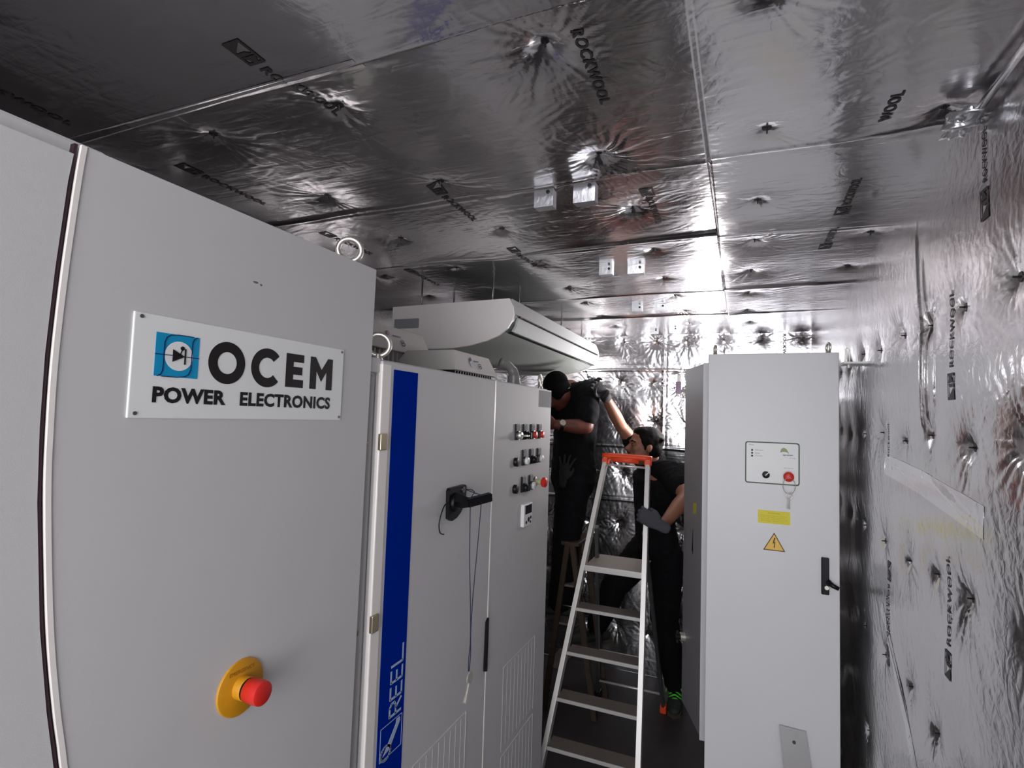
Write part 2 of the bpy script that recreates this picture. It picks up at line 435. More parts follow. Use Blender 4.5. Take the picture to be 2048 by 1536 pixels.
    def print_(s, a, b, right, up, L=0.2, hgt=0.021, logo=True, word='ROCKWOOL', flip=False):
        """ROCKWOOL lettering, starting with its logo, baseline from (a, b) along `right`"""
        R3 = s.pl.r * right[0] + s.pl.u * right[1]; U3 = s.pl.r * up[0] + s.pl.u * up[1]
        pl = Plane(s.pl(a, b), R3, U3)
        off = 0
        if logo:
            bm = bmesh.new(); w_, h_ = 0.056, 0.036; c = -0.006
            polys = [[(0, c), (w_, c), (w_, c + 0.005), (0, c + 0.005)], [(0, c + h_ - 0.005), (w_, c + h_ - 0.005), (w_, c + h_), (0, c + h_)],
                     [(0, c), (0.006, c), (0.006, c + h_), (0, c + h_)], [(w_ - 0.006, c), (w_, c), (w_, c + h_), (w_ - 0.006, c + h_)],
                     [(0.006, c + 0.005), (0.024, c + 0.005), (0.006, c + 0.03)], [(0.026, c + 0.004), (0.034, c + 0.004), (0.034, c + 0.032), (0.026, c + 0.02)],
                     [(0.036, c + 0.004), (0.052, c + 0.018), (0.052, c + 0.024), (0.036, c + 0.032)]]
            for q in polys: bm.faces.new([bm.verts.new(pl(x, y, 0)) for x, y in q])
            s.drape(bm); link('printed_logo', bm, PRINTM, s.ob, recalc=False); off = 0.068
        bm = text_bm(word, pl, off, 0, off + L, hgt, 0.0, off=0.035, spacing=1.12)
        s.drape(bm); link('printed_lettering', bm, PRINTM, s.ob, recalc=False)

Z0 = 2.27
# ceiling: seen from below, right = +y, up = +x, normal = -z ; a = y, b = x
PC = Plane((0, 0, Z0), (0, 1, 0), (1, 0, 0))
cpins = []
for yy, am in ((-0.35, .6), (0.02, .6), (0.42, .7), (0.80, 1.0), (1.18, 1.0), (1.56, 1.1), (1.93, 1.0), (2.31, 1.0), (2.66, 1.0), (3.05, 1), (3.42, 1)):
    for xx in (-1.45, -1.08, -0.73, -0.3, 0.04):
        k = rng.uniform(0.45, 1.25) * am
        cpins.append([yy + rng.uniform(-.02, .02), xx + rng.uniform(-.015, .015), k, rng.uniform(0.05, 0.085)])
for p in cpins:
    if abs(p[1] + 0.3) < 0.05 and 0.7 < p[0] < 1.7: p[2] = 1.55; p[3] = 0.1
    if p[1] < -1.0 and p[0] < 1: p[2] *= 0.7
cpins.append([1.916, 0.36, 0.7, 0.05]); cpins.append([1.24, 0.355, 1.5, 0.06]); cpins.append([2.31, 0.36, 0.7, 0.05])
tl = []
ys = [-1.4, 0.70, 1.27, 1.81, 2.53, 3.1, 3.9]; xs = [-1.9, -0.07, 0.5]
for i in range(len(ys) - 1):
    for j in range(len(xs) - 1):
        tl.append((ys[i], ys[i + 1], xs[j], xs[j + 1], rng.uniform(-.02, .02), rng.uniform(-.015, .015), rng.uniform(-.001, .001)))
ceiling = Foil('ceiling', PC, -1.52, 3.83, -1.88, 0.43, 0.0043, [tuple(p) for p in cpins], 100, 1.0, tl, fine=(0.25, 3.1),
               ridges_a=((0.70, .0015), (1.27, .003), (1.81, .003), (2.53, .005), (3.1, .005)))
# right wall: normal -x ; right = -y ; up = z ; a = -y
PR = Plane((0.40, 0, 0), (0, -1, 0), (0, 0, 1))
wp = []
for zz in (1.94, 1.665, 1.345, 1.0, 0.64, 0.3):
    for yy in (0.85, 1.095, 1.33, 1.55, 1.77, 2.03, 2.3, 2.55, 2.8, 3.1, 3.4, 3.65):
        wp.append((-(yy + rng.uniform(-.012, .012)), zz + rng.uniform(-.015, .015), rng.uniform(0.5, 1.3), rng.uniform(0.045, 0.075)))
wall_r = Foil('wall_right', PR, -3.83, 1.52, 0.0, 2.30, 0.005, wp, 200, 0.5, star=1.5, fine=(-2.5, -0.95), local=((-1.60, 1.66, 2.2, .005, .006), (-1.56, 1.67, 2.1, .004, .005), (-1.50, 1.7, 2.0, .003, .006)))
# back wall: normal -y ; right = +x ; a = x
PB = Plane((0, 3.80, 0), (1, 0, 0), (0, 0, 1))
bp_ = []
for zz in (2.235, 1.94, 1.67, 1.33, 0.97, 0.62, 0.28):
    for xx in (-1.6, -1.3, -0.985, -0.77, -0.555, -0.335, -0.11, 0.13, 0.345):
        bp_.append((xx + rng.uniform(-.015, .015), zz + rng.uniform(-.015, .015) * (zz < 2.2), rng.uniform(0.8, 1.5), rng.uniform(0.06, 0.09)))
wall_b = Foil('wall_back', PB, -1.88, 0.43, 0.0, 2.30, 0.0065, bp_, 300, 1.7, ridges_a=((-0.49, .005),), ridges_b=((2.03, .005), (1.5, .006), (1.13, .005)), star=2.3)
# left wall: normal +x
PL = Plane((-1.85, 0, 0), (0, 1, 0), (0, 0, 1))
lp = [(yy, zz, rng.uniform(.6, 1.2), 0.07) for yy in (0.9, 1.3, 1.7, 2.1, 2.5, 2.9, 3.3) for zz in (2.0, 1.6, 1.2)]
wall_l = Foil('wall_left', PL, -1.52, 3.83, 0.0, 2.30, 0.012, lp, 400, 1.0)
PF = Plane((0, -1.5, 0), (-1, 0, 0), (0, 0, 1))
wall_f = Foil('light_block_wall', PF, 0.80, 1.85, 0.0, 2.27, 0.02, [], 500, 1.0)  # unseen part wall, added to block daylight on the left side
floor = struct(B('floor', (-1.85, -1.5, -0.03), (0.4, 3.8, 0.0), FLOORM))

for p in cpins:
    if p[0] > 0.3 and (p[1] > -1.2 or p[0] > 1.0): ceiling.pin(p[0], p[1])
for p in wp:
    if -p[0] > 1.0 and not (-p[0] > 2.35 and p[1] < 1.8): wall_r.pin(p[0], p[1], 0.010)
for p in bp_:
    if p[0] > -1.05 and not (p[0] > -0.3 and p[1] < 1.9): wall_b.pin(p[0], p[1], 0.009)
# printed brand lettering on the insulation sheets
for a in (0.376, 0.871, 1.366, 1.861): ceiling.print_(a, -1.283, (1, 0), (0, 1))
for a in (0.58, 1.19, 1.72): ceiling.print_(a, -0.76, (1, 0), (0, 1), 0.19)
for a in (0.76, 1.40): ceiling.print_(a, -0.245, (1, 0), (0, 1), 0.2, logo=a > 1)
for a, lg in ((1.215, False), (1.70, True), (2.03, True)): ceiling.print_(a, 0.262, (-1, 0), (0, -1), 0.11 if not lg else .16, word='WOOL' if not lg else 'ROCKWOOL', logo=lg)
wall_r.print_(-1.378, 1.745, (0, 1), (-1, 0), 0.16, 0.019)
wall_r.print_(-1.425, 1.166, (0, 1), (-1, 0), 0.185, 0.019)
wall_r.print_(-1.95, 1.293, (0, -1), (1, 0), 0.15, 0.016)
wall_r.print_(-1.955, 0.985, (0, 1), (-1, 0), 0.14, 0.016)
wall_r.print_(-1.915, 1.60, (0, 1), (-1, 0), 0.10, 0.013, logo=False)
wall_r.print_(-1.19, 2.06, (0, 1), (-1, 0), 0.10, 0.016)
wall_b.print_(-0.372, 1.90, (0, -1), (1, 0), 0.17, 0.019)
wall_b.print_(0.24, 2.26, (0, -1), (1, 0), 0.2, 0.019, logo=False)
# tape strips
ceiling.tape([(0.69, -1.5), (0.70, -0.6)], 0.035)
wall_r.tape([(-1.95, 1.575), (-1.62, 1.555), (-1.25, 1.52)], 0.06)
wall_r.tape([(-2.02, 1.13), (-1.75, 0.90), (-1.45, 0.62)], 0.045)

# torn foil and edge strip in the upper right corner
bm = bmesh.new(); r_ = bmesh.ops.create_icosphere(bm, subdivisions=4, radius=1.0)
for v in r_['verts']:
    k_ = 1 + 0.9 * float(vnoise(np.array([v.co.x + v.co.z]), np.array([v.co.y - v.co.z]), 0.35, 61)[0]); v.co = Vector((0.372, 1.215, 2.248)) + Vector((v.co.x * .026, v.co.y * .045, v.co.z * .02)) * k_
link('torn_foil', bm, BRACK, wall_r.ob, smooth=True)
T('edge_strip', [(0.385, 1.205, 2.252), (0.384, 0.95, 2.252), (0.384, 0.6, 2.252)], .007, FOILT, wall_r.ob)

# folded sheet metal brackets hanging from the ceiling in pairs
def bracket(y, x, w_, d_, hgt, label):
    t = thing('ceiling_bracket', label, 'bracket', (x, y, Z0), 'foil covered brackets in pairs along the ceiling')
    bm = bmesh.new(); z1 = Z0 + 0.004
    box(bm, (x - w_ / 2, y - 0.001, z1 - hgt), (x + w_ / 2, y + 0.0015, z1))
    extr(bm, Plane((0, 0, z1 - hgt), (1, 0, 0), (0, 1, 0)), [(x - w_ / 2, y), (x + w_ / 2, y), (x + w_ / 2 + .002, y + d_), (x - w_ / 2 + .002, y + d_)], -0.001, 0.001)
    link('front_plate', bm, BRACK, t)
    bm = bmesh.new(); box(bm, (x + w_ / 2 - 0.001, y, z1 - hgt), (x + w_ / 2 + 0.001, y + d_, z1)); link('side_plate', bm, BRACK, t)
    bm = bmesh.new(); cyl(bm, (x + w_ * .28, y - .006, Z0 - 0.006), (x + w_ * .28, y + .004, Z0 - 0.006), 0.005, 0.005, 10); link('fixing_screw', bm, PINM, t)
for (y, x, w_, h_, lb) in ((1.30, -0.478, .05, .045, 'folded shiny bracket on the ceiling, left one of the pair nearest the camera'),
                           (1.295, -0.368, .055, .048, 'folded shiny bracket on the ceiling, right one of the pair nearest the camera'),
                           (2.05, -0.488, .05, .03, 'small shiny bracket on the ceiling, left one of the second pair'),
                           (2.06, -0.375, .06, .032, 'small shiny bracket on the ceiling, right one of the second pair'),
                           (2.80, -0.498, .05, .028, 'small shiny bracket on the ceiling, left one of the third pair'),
                           (2.79, -0.382, .055, .03, 'small shiny bracket on the ceiling, right one of the third pair'),
                           (3.54, -0.52, .05, .028, 'small grey bracket where ceiling meets back wall, left one of the farthest pair'),
                           (3.50, -0.395, .05, .03, 'small grey bracket where ceiling meets back wall, right one of the farthest pair')):
    bracket(y, x, w_, 0.03, h_, lb)

# ------------------------------------------------------------------ left cabinets
def smooth_pts(pts, n=6):
    P = [Vector(p) for p in pts]; out = []
    for i in range(len(P) - 1):
        p0, p1, p2, p3 = P[max(i - 1, 0)], P[i], P[i + 1], P[min(i + 2, len(P) - 1)]
        for k in range(n):
            u = k / n
            out.append(0.5 * ((2 * p1) + (-p0 + p2) * u + (2 * p0 - 5 * p1 + 4 * p2 - p3) * u * u + (-p0 + 3 * p1 - 3 * p2 + p3) * u ** 3))
    out.append(P[-1]); return out

# bowed meeting line between the two nearest door panels (y at z)
SEAM = [(2.018, .416), (1.964, .412), (1.847, .406), (1.739, .403), (1.649, .404), (1.556, .408), (1.398, .422), (1.29, .437), (1.216, .450), (1.0, .485), (0.5, .52), (0.08, .54)]
def ribbon(bm, pts, w, n0, n1):
    pts = [tuple(p) for p in smooth_pts([(a, b, 0) for a, b in pts], 5)]
    extr(bm, FX, [(a - w / 2, b) for a, b, _ in pts] + [(a + w / 2, b) for a, b, _ in reversed(pts)], n0, n1)
def eyebolt(c, R, parent, rt=0.0065, face=(0.6, -0.8, 0)):
    """lifting eye: ring, collar and foot; c = centre of the ring"""
    f = Vector(face).normalized(); u = Vector((f.y, -f.x, 0)); c = Vector(c)
    bm = bmesh.new(); tube(bm, ring_pts(c, R, u, (0, 0, 1), 30), rt, 12, closed=True)
    o = link('lifting_eye', bm, ZINC, parent, smooth=True)
    bm = bmesh.new(); cyl(bm, c - Vector((0, 0, R + 0.016)), c - Vector((0, 0, R - 0.004)), 0.014, 0.008, 16)
    link('eye_collar', bm, ZINC, o, smooth=False)
    return o

t = thing('control_cabinet', 'plain light grey cabinet cut by the left picture edge, beside the signed cabinet', 'cabinet', (-1.2, 0.1, 0))
B('body', (-1.55, -0.55, 0.0), (-0.815, 0.398, 1.985), CAB, t, 0.003)
B('top_cap', (-1.55, -0.6, 2.004), (-0.822, 0.462, 2.031), CAB, t, 0.006)
bm = bmesh.new()
pts = [(-0.5, 0.08)] + [(y - 0.006, z) for z, y in reversed(SEAM)] + [(-0.5, 2.0)]
pts = [(a, min(b, 2.003)) for a, b in pts]
extr(bm, FX, pts, -0.014, -0.002); link('door', bm, CAB, t)

t = thing('signed_power_cabinet', 'tall light grey cabinet with white sign and emergency stop, nearest on the left', 'cabinet', (-1.2, 0.75, 0))
bm = bmesh.new(); box(bm, (-1.55, 0.46, 0.0), (-0.822, 1.036, 2.012), 0.003); link('body', bm, CAB, t)
bm = bmesh.new()
pts = [(y + 0.003, z) for z, y in reversed(SEAM)] + [(1.045, 2.018)] + [(1.04, 1.6), (1.03, 1.2), (1.03, 0.08)]
pts = [(1.03, 0.08), (1.04, 1.6), (1.045, 2.018)] + [(y + 0.003, z) for z, y in SEAM]
extr(bm, FX, pts, -0.02, 0.0); door = link('door', bm, CAB, t)
bm = bmesh.new()
ribbon(bm, [(y - 0.0035, z) for z, y in SEAM], 0.004, -0.012, -0.003)
link('gap_strip', bm, DARKGAP, door)  # dark strip added for the open gap between the door panels
bm = bmesh.new()
ribbon(bm, [(y + 0.004, z) for z, y in SEAM], 0.0065, -0.004, 0.0015)
link('door_edge', bm, EDGE, door)
eyebolt((-0.868, 1.028, 2.067), 0.027, t)
# small scuffs
E2('scuff_mark', FX, [circ(0.704, 1.905, 0.006, 10, 0.002), circ(0.716, 1.903, 0.003, 8, 0.002)], 0, 0.0003, GREYPR, door)
# the sign
sg = B('sign_plate', (-0.801, 0.498, 1.661), (-0.797, 0.943, 1.814), WHITE, t, 0.0015)
for a, b in ((0.508, 1.808), (0.508, 1.668), (0.936, 1.808), (0.936, 1.668)):
    CY('rivet', (-0.799, a, b), (-0.7955, a, b), 0.0028, STEEL, sg, n=10)
n0, n1 = 0.003, 0.0036
def sgn(name, polys, m, k=0): return E2(name, FX, polys, n0, n1 + k * 0.0005, m, sg)
sgn('logo_square', [[(0.531, 1.724), (0.601, 1.724), (0.601, 1.789), (0.531, 1.789)]], CYAN)
sgn('logo_disc', [circ(0.568, 1.7565, 0.0225, 32)], WHITE, 1)
ar = [(0.536, 1.724), (0.541, 1.727), (0.5435, 1.733), (0.544, 1.745), (0.544, 1.775), (0.547, 1.783), (0.553, 1.787), (0.565, 1.789), (0.59, 1.789)]
ar2 = [(1.1325 - a, 3.513 - b) for a, b in ar]
sgn('logo_lines', stroke(ar, 0.0011) + stroke(ar2, 0.0011) + stroke([(0.531, 1.7565), (0.601, 1.7565)], 0.0011), NAVY, 2)
sgn('logo_diode', [[(0.5575, 1.747), (0.577, 1.7565), (0.5575, 1.766)], circ(0.5725, 1.769, 0.0032, 14)] + stroke([(0.5775, 1.745), (0.5775, 1.768)], 0.0022) + stroke([(0.569, 1.757), (0.5725, 1.769)], 0.0012), INK, 3)
# OCEM, geometric heavy letters
def arc_band(cx, cy, R, r, a0, a1, n=30):
    out = []
    for i in range(n):
        p, q = a0 + (a1 - a0) * i / n, a0 + (a1 - a0) * (i + 1) / n
        out.append([(cx + r * math.cos(p), cy + r * math.sin(p)), (cx + R * math.cos(p), cy + R * math.sin(p)), (cx + R * math.cos(q), cy + R * math.sin(q)), (cx + r * math.cos(q), cy + r * math.sin(q))])
    return out
zc, R_ = 1.755, 0.0355
polys = arc_band(0.654, zc, R_, 0.0185, 0, 2 * PI, 40)
polys += arc_band(0.738, zc, R_, 0.0185, math.radians(42), math.radians(318), 32)
ez0, ez1, st, sv, we, xe = 1.7235, 1.788, 0.0185, 0.0152, 0.045, 0.782
zm_ = (ez0 + ez1) / 2
polys += [[(xe, ez0), (xe + we, ez0), (xe + we, ez0 + sv), (xe + st, ez0 + sv), (xe + st, ez1 - sv), (xe + we, ez1 - sv), (xe + we, ez1), (xe, ez1)],
          [(xe + st, zm_ - sv / 2), (xe + we * .93, zm_ - sv / 2), (xe + we * .93, zm_ + sv / 2), (xe + st, zm_ + sv / 2)]]
x = 0.845; z0, z1 = 1.7235, 1.7885; wM = 0.064; st = 0.0175
polys += [[(x, z0), (x + st, z0), (x + st, z1 - .028), (x + wM / 2, z0 + .016), (x + wM - st, z1 - .028), (x + wM - st, z0), (x + wM, z0), (x + wM, z1), (x + wM - .014, z1), (x + wM / 2, z0 + .040), (x + .014, z1), (x, z1)]]
sgn('lettering', polys, INK)
TXT('lettering', 'POWER', FX, 0.531, 1.684, 0.655, 1.7085, INK, sg, 0.0037, 0.045, 1.05)
TXT('lettering', 'ELECTRONICS', FX, 0.683, 1.684, 0.9065, 1.7085, INK, sg, 0.0037, 0.04, 1.05)
# emergency stop
es = CY('emergency_stop', (-0.801, 0.723, 1.197), (-0.796, 0.723, 1.197), 0.047, YEL, t, bev=0.001, n=48)
CY('collar', (-0.797, 0.723, 1.197), (-0.780, 0.723, 1.197), 0.0195, YEL, es, bev=0.002)
CY('gap_ring', (-0.7805, 0.723, 1.197), (-0.777, 0.723, 1.197), 0.0185, BLACK, es)
bm = bmesh.new(); tube(bm, [(-0.778, .723, 1.197), (-0.776, .723, 1.197), (-0.752, .723, 1.197), (-0.746, .723, 1.197), (-0.744, .723, 1.197)], [0.017, 0.0195, 0.0205, 0.0195, 0.016], 36)
o = link('button_cap', bm, RED, es); shade_auto(o, 50)
TXT('lettering', 'EMERGENCY', FX, 0.697, 1.2225, 0.749, 1.229, mat('ochre_dark_print', srgb(150, 100, 20), .5), es, 0.0046)

# second left cabinet
t = thing('door_panel_cabinet', 'grey cabinet with vertical blue banner, push buttons and black rotary handle', 'cabinet', (-1.2, 1.7, 0))
B('body', (-1.5, 1.06, 0.0), (-0.822, 2.365, 1.812), CAB, t, 0.002)
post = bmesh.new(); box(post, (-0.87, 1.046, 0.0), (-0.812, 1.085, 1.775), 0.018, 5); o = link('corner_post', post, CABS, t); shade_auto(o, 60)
B('post_cap', (-0.87, 1.046, 1.776), (-0.806, 1.088, 1.812), CAB, t, 0.004)
for z in (1.607, 1.17, 0.7): CY('post_screw', (-0.822, 1.058, z), (-0.812, 1.058, z), 0.006, STEEL, t, n=12, bev=.001)
door = B('main_door', (-0.82, 1.088, 0.06), (-0.8, 1.742, 1.806), CAB, t, 0.0015)
B('door_edge', (-0.812, 1.086, 0.06), (-0.7985, 1.123, 1.80), EDGE, door, 0.003)
for z in (1.61, 1.182, 0.75):
    h = B('latch', (-0.802, 1.084, z - 0.02), (-0.792, 1.110, z + 0.02), BRASSY, door, 0.002)
side_door = B('control_door', (-0.82, 1.75, 0.06), (-0.8, 2.361, 1.806), CAB, t, 0.0015)
B('door_edge', (-0.805, 1.7425, 0.06), (-0.7985, 1.7505, 1.806), EDGE, side_door)
ban = B('blue_banner', (-0.8005, 1.134, 0.62), (-0.799, 1.243, 1.789), BLUE, door)
# REEL lettering reads upwards
PV = Plane((-0.799, 1.230, 0.935), (0, 0, 1), (0, -1, 0))
def vt(name, polys, m=LIGHTPR, k=0.0): return E2(name, PV, polys, 0.0001, 0.0006 + k, m, ban)
def letter_R(x, w, h): return stroke([(x, 0), (x, h), (x + w * .7, h), (x + w, h * .85), (x + w, h * .6), (x + w * .7, h * .47), (x, h * .47)], .006) + stroke([(x + w * .45, h * .47), (x + w * 1.05, 0)], .006)
def letter_E(x, w, h): return stroke([(x + w, 0), (x, 0), (x, h), (x + w, h)], .006) + stroke([(x, h * .5), (x + w * .85, h * .5)], .006)
H_ = 0.048
PV = Plane((-0.799, 1.228, 0.922), (0, 0, 1), (0, -1, 0))
vt('lettering', letter_R(0.004, .03, H_) + letter_E(.046, .028, H_) + letter_E(.086, .028, H_) + stroke([(.126, H_), (.126, 0), (.168, 0)], .006))
PV = Plane((-0.799, 1.236, 0.835), (0, 0, 1), (0, -1, 0))
vt('logo_frame', stroke([(0, 0), (.078, 0), (.078, .09), (0, .09)], .0018, True))
vt('logo_hook', stroke(circ(.012, .066, .016, 18, .02), .006, True) + [[(.008, .078), (.014, .05), (.064, .008), (.074, .01), (.074, .024), (.064, .026)]], k=0.0002)
# pressed vent panels low on both doors
for pr_, (y0, y1, z1) in ((door, (1.30, 1.605, 0.745)), (side_door, (1.90, 2.23, 0.762))):
    bm = bmesh.new()
    for k in range(2):
        zt = z1 - k * 0.32
        box(bm, (-0.801, y0, zt - 0.30), (-0.7985, y1, zt), 0.002, 1)
        box(bm, (-0.799, y0 - .004, zt - 0.30), (-0.7972, y0 + .002, zt), 0.0008, 1)
        box(bm, (-0.799, y1 - .004, zt - 0.30), (-0.7972, y1 + .002, zt), 0.0008, 1)
        for j in range(1, 9):
            yy = y0 + (y1 - y0) * j / 9
            box(bm, (-0.799, yy - .0015, zt - 0.29), (-0.7978, yy + .0015, zt - 0.01))
    link('vent_panel', bm, CAB, pr_)
B('grey_plate', (-0.8005, 2.195, 1.728), (-0.799, 2.355, 1.80), GREYPL, side_door)
hd = bmesh.new(); extr(hd, FX, [(1.724, .818), (1.742, .80 + .012), (1.742, .99), (1.728, .98)], 0, 0.008); link('flush_handle', hd, BLACK, door)
eyebolt((-0.838, 1.118, 1.849), 0.027, t)
eyebolt((-0.838, 2.31, 1.848), 0.025, t, face=(1, .2, 0)); eyebolt((-1.1, 2.31, 1.848), 0.025, t, face=(1, .2, 0))
# push buttons
def button(y, z, kind):
    p = B('push_button', (-0.8, y - 0.019, z - 0.030), (-0.793, y + 0.019, z + 0.032), BLACK, side_door, 0.002)
    B('legend_plate', (-0.7935, y - 0.012, z + 0.006), (-0.7915, y + 0.016, z + 0.029), GREYPL, p)
    m = {'r': RED, 'w': WHITE, 'b': BLACK, 'k': ZINC}[kind]
    CY('bezel', (-0.793, y, z - 0.012), (-0.787, y, z - 0.012), 0.0175, STEEL if kind != 'b' else BLACK, p, n=20)
    CY('cap', (-0.787, y, z - 0.012), (-0.776, y, z - 0.012), 0.0145, m, p, bev=0.002, n=20)
    if kind == 'k': T('key', [(-0.776, y, z - .012), (-0.745, y - .006, z - .012)], 0.004, ZINC, p)
    if kind == 'b': B('pointer', (-0.776, y - .003, z - .024), (-0.768, y + .003, z - .001), BLACK, p)
for y, k in ((1.955, 'k'), (2.035, 'b'), (2.12, 'r'), (2.205, 'r')): button(y, 1.622, k)
for y, k in ((2.035, 'w'), (2.118, 'b'), (2.205, 'w')): button(y, 1.520, k)
for y, k in ((2.035, 'b'), (2.118, 'w')): button(y, 1.414, k)
for z in (1.508, 1.405):
    p = CY('round_knob', (-0.8, 1.948, z), (-0.786, 1.948, z), 0.017, BLACK, side_door, bev=.002)
es = CY('emergency_stop', (-0.8, 2.175, 1.412), (-0.794, 2.175, 1.412), 0.021, STEEL, side_door, bev=.001)
CY('stem', (-0.794, 2.175, 1.412), (-0.768, 2.175, 1.412), 0.011, mat('pale_green_plastic', srgb(190, 196, 150), .5), es)
bm = bmesh.new(); tube(bm, [(-0.77, 2.175, 1.412), (-0.764, 2.175, 1.412), (-0.752, 2.175, 1.412), (-0.747, 2.175, 1.412)], [0.012, .0205, .0215, .015], 28); o = link('button_cap', bm, RED, es); shade_auto(o, 50)
mt = B('panel_meter', (-0.8, 2.025, 1.248), (-0.785, 2.118, 1.336), WHITE, side_door, 0.002)
B('display', (-0.7855, 2.038, 1.296), (-0.7842, 2.108, 1.330), SCREEN, mt)
E2('keypad', Plane((-0.785, 0, 0), (0, 1, 0), (0, 0, 1)), [circ(2.075, 1.272, .009, 14), circ(2.098, 1.278, .006, 10), circ(2.050, 1.264, .006, 10), circ(2.095, 1.260, .005, 10)], 0, 0.002, BLACK, mt)
# rotary mains handle with arm
bm = bmesh.new(); extr(bm, FX, [(1.425, 1.375), (1.445, 1.366), (1.475, 1.372), (1.50, 1.385), (1.528, 1.415), (1.53, 1.46), (1.522, 1.466), (1.428, 1.464), (1.421, 1.456)], 0, 0.012)
rh = link('rotary_handle', bm, BLACK, door)
bm = bmesh.new(); tube(bm, [(-0.79, 1.456, 1.428), (-0.755, 1.452, 1.424), (-0.738, 1.455, 1.424)], [.022, .018, .014], 4)
link('handle_neck', bm, BLACK, rh)
beam('handle_arm', (-0.742, 1.448, 1.423), (-0.698, 1.517, 1.437), .020, .025, BLACK, rh)
CY('handle_hub', (-0.79, 1.458, 1.418), (-0.778, 1.458, 1.418), 0.026, BLACK, rh, bev=.004)
CY('lock_eye', (-0.79, 1.507, 1.452), (-0.785, 1.507, 1.452), 0.009, STEEL, rh)
# cords: short cable tail and looped lanyard with key
T('wire_tail', smooth_pts([(-0.793, 1.43, 1.425), (-0.79, 1.395, 1.415), (-0.79, 1.372, 1.375), (-0.79, 1.378, 1.345), (-0.79, 1.402, 1.335)]), 0.0018, BLACK, rh, n=8)
kt = thing('key_on_cord', 'steel cabinet key hanging on a thin blue looped cord from the black rotary handle', 'key', (-0.73, 1.47, 1.41))
T('cord', smooth_pts([(-0.728, 1.51, 1.440), (-0.728, 1.512, 1.40), (-0.728, 1.50, 1.30), (-0.728, 1.48, 1.15), (-0.728, 1.474, 1.05), (-0.728, 1.478, 0.98), (-0.728, 1.472, 0.935)]) , 0.0014, CORD, kt, n=7)
T('cord', smooth_pts([(-0.732, 1.452, 1.44), (-0.732, 1.449, 1.405), (-0.732, 1.458, 1.25), (-0.730, 1.47, 1.12), (-0.730, 1.477, 1.02), (-0.730, 1.471, .97), (-0.729, 1.470, 0.935)]), 0.0014, CORD, kt, n=7)
T('cord', smooth_pts([(-0.732, 1.452, 1.44), (-0.735, 1.47, 1.446), (-0.74, 1.49, 1.449), (-0.76, 1.51, 1.453), (-0.783, 1.515, 1.452), (-0.76, 1.50, 1.45), (-0.728, 1.51, 1.440)]), 0.0014, CORD, kt, n=7)
bm = bmesh.new(); extr(bm, Plane((-0.732, 1.484, 0.91), (0, 1, 0), (0, 0, 1)), circ(0, 0, 0.019, 24), 0, 0.003)
link('key_bow', bm, ZINC, kt)
bm = bmesh.new(); cyl(bm, (-0.73, 1.477, 0.897), (-0.725, 1.448, 0.862), 0.0045, None, 12); cyl(bm, (-0.726, 1.455, 0.870), (-0.7245, 1.444, 0.857), 0.0065, None, 14); link('key_shaft', bm, ZINC, kt)

# roof fans on the second cabinet
def fan(x0, x1, y0, y1, z0, zb, zt, label):
    t = thing('roof_fan', label, 'fan', ((x0 + x1) / 2, (y0 + y1) / 2, z0), 'fan hoods on the cabinet roof')
    i = 0.025
    bm = bmesh.new(); box(bm, (x0 + i, y0 + i, z0), (x1 - i, y1 - i, zb)); link('fan_base', bm, VENT, t)
    bm = bmesh.new(); k = 16
    for j in range(k):
        yy = y0 + i * .6 + (y1 - y0 - 1.2 * i) * (j + .5) / k; box(bm, (x1 - i, yy - .004, z0), (x1 - i * .5, yy + .004, zb))
        xx = x0 + i * .6 + (x1 - x0 - 1.2 * i) * (j + .5) / k; box(bm, (xx - .004, y0 + i * .5, z0), (xx + .004, y0 + i, zb))
    link('vent_slats', bm, CABS if zb - z0 > .03 else BLACK, t)  # low hood's slats blackened, painting the shaded gap beneath it
    bm = bmesh.new(); q = 0.045; zm = zb + .006
    v = [bm.verts.new(c) for c in ((x0, y0, zb), (x1, y0, zb), (x1, y1, zb), (x0, y1, zb), (x0, y0, zm), (x1, y0, zm), (x1, y1, zm), (x0, y1, zm),
                                   (x0 + q, y0 + q * .35, zt), (x1 - q * .35, y0 + q * .35, zt), (x1 - q * .35, y1 - q, zt), (x0 + q, y1 - q, zt))]
    for f in ((3, 2, 1, 0), (0, 1, 5, 4), (1, 2, 6, 5), (2, 3, 7, 6), (3, 0, 4, 7), (4, 5, 9, 8), (5, 6, 10, 9), (6, 7, 11, 10), (7, 4, 8, 11), (8, 9, 10, 11)):
        bm.faces.new([v[k] for k in f])
    bmesh.ops.bevel(bm, geom=list(bm.edges), offset=0.002, segments=1, affect='EDGES')
    hd = link('fan_hood', bm, FANG, t)
    yc = (y0 + y1) / 2
    tilt = math.atan2(q * .35, zt - zm)
    pl = Plane((x1 - q * .17, yc, (zm + zt) / 2), (0, 1, 0), Vector((-math.sin(tilt), 0, math.cos(tilt))))
    s_ = (zt - zb) / 0.09
    dd = 0.0022
    E2('logo_print', pl, stroke([(-.03 * s_, .008 * s_), (.02 * s_, .008 * s_)], .004 * s_) + stroke(circ(.028 * s_, -.008 * s_, .011 * s_, 14, .006 * s_), .003 * s_, True) + stroke(circ(.034 * s_, -.018 * s_, .012 * s_, 14, .006 * s_), .003 * s_, True), dd, dd + .0006, NAVY, hd)
    E2('logo_print', pl, [circ(-.06 * s_, .012 * s_, .010 * s_, 16), ], dd, dd + .0006, mat('maroon_print', srgb(80, 20, 60), .5), hd)
    E2('logo_print', pl, stroke([(-.068 * s_, -.006 * s_), (-.056 * s_, .002 * s_), (-.052 * s_, -.02 * s_)], .008 * s_), dd, dd + .0008, LIGHTPR, hd)
    return t
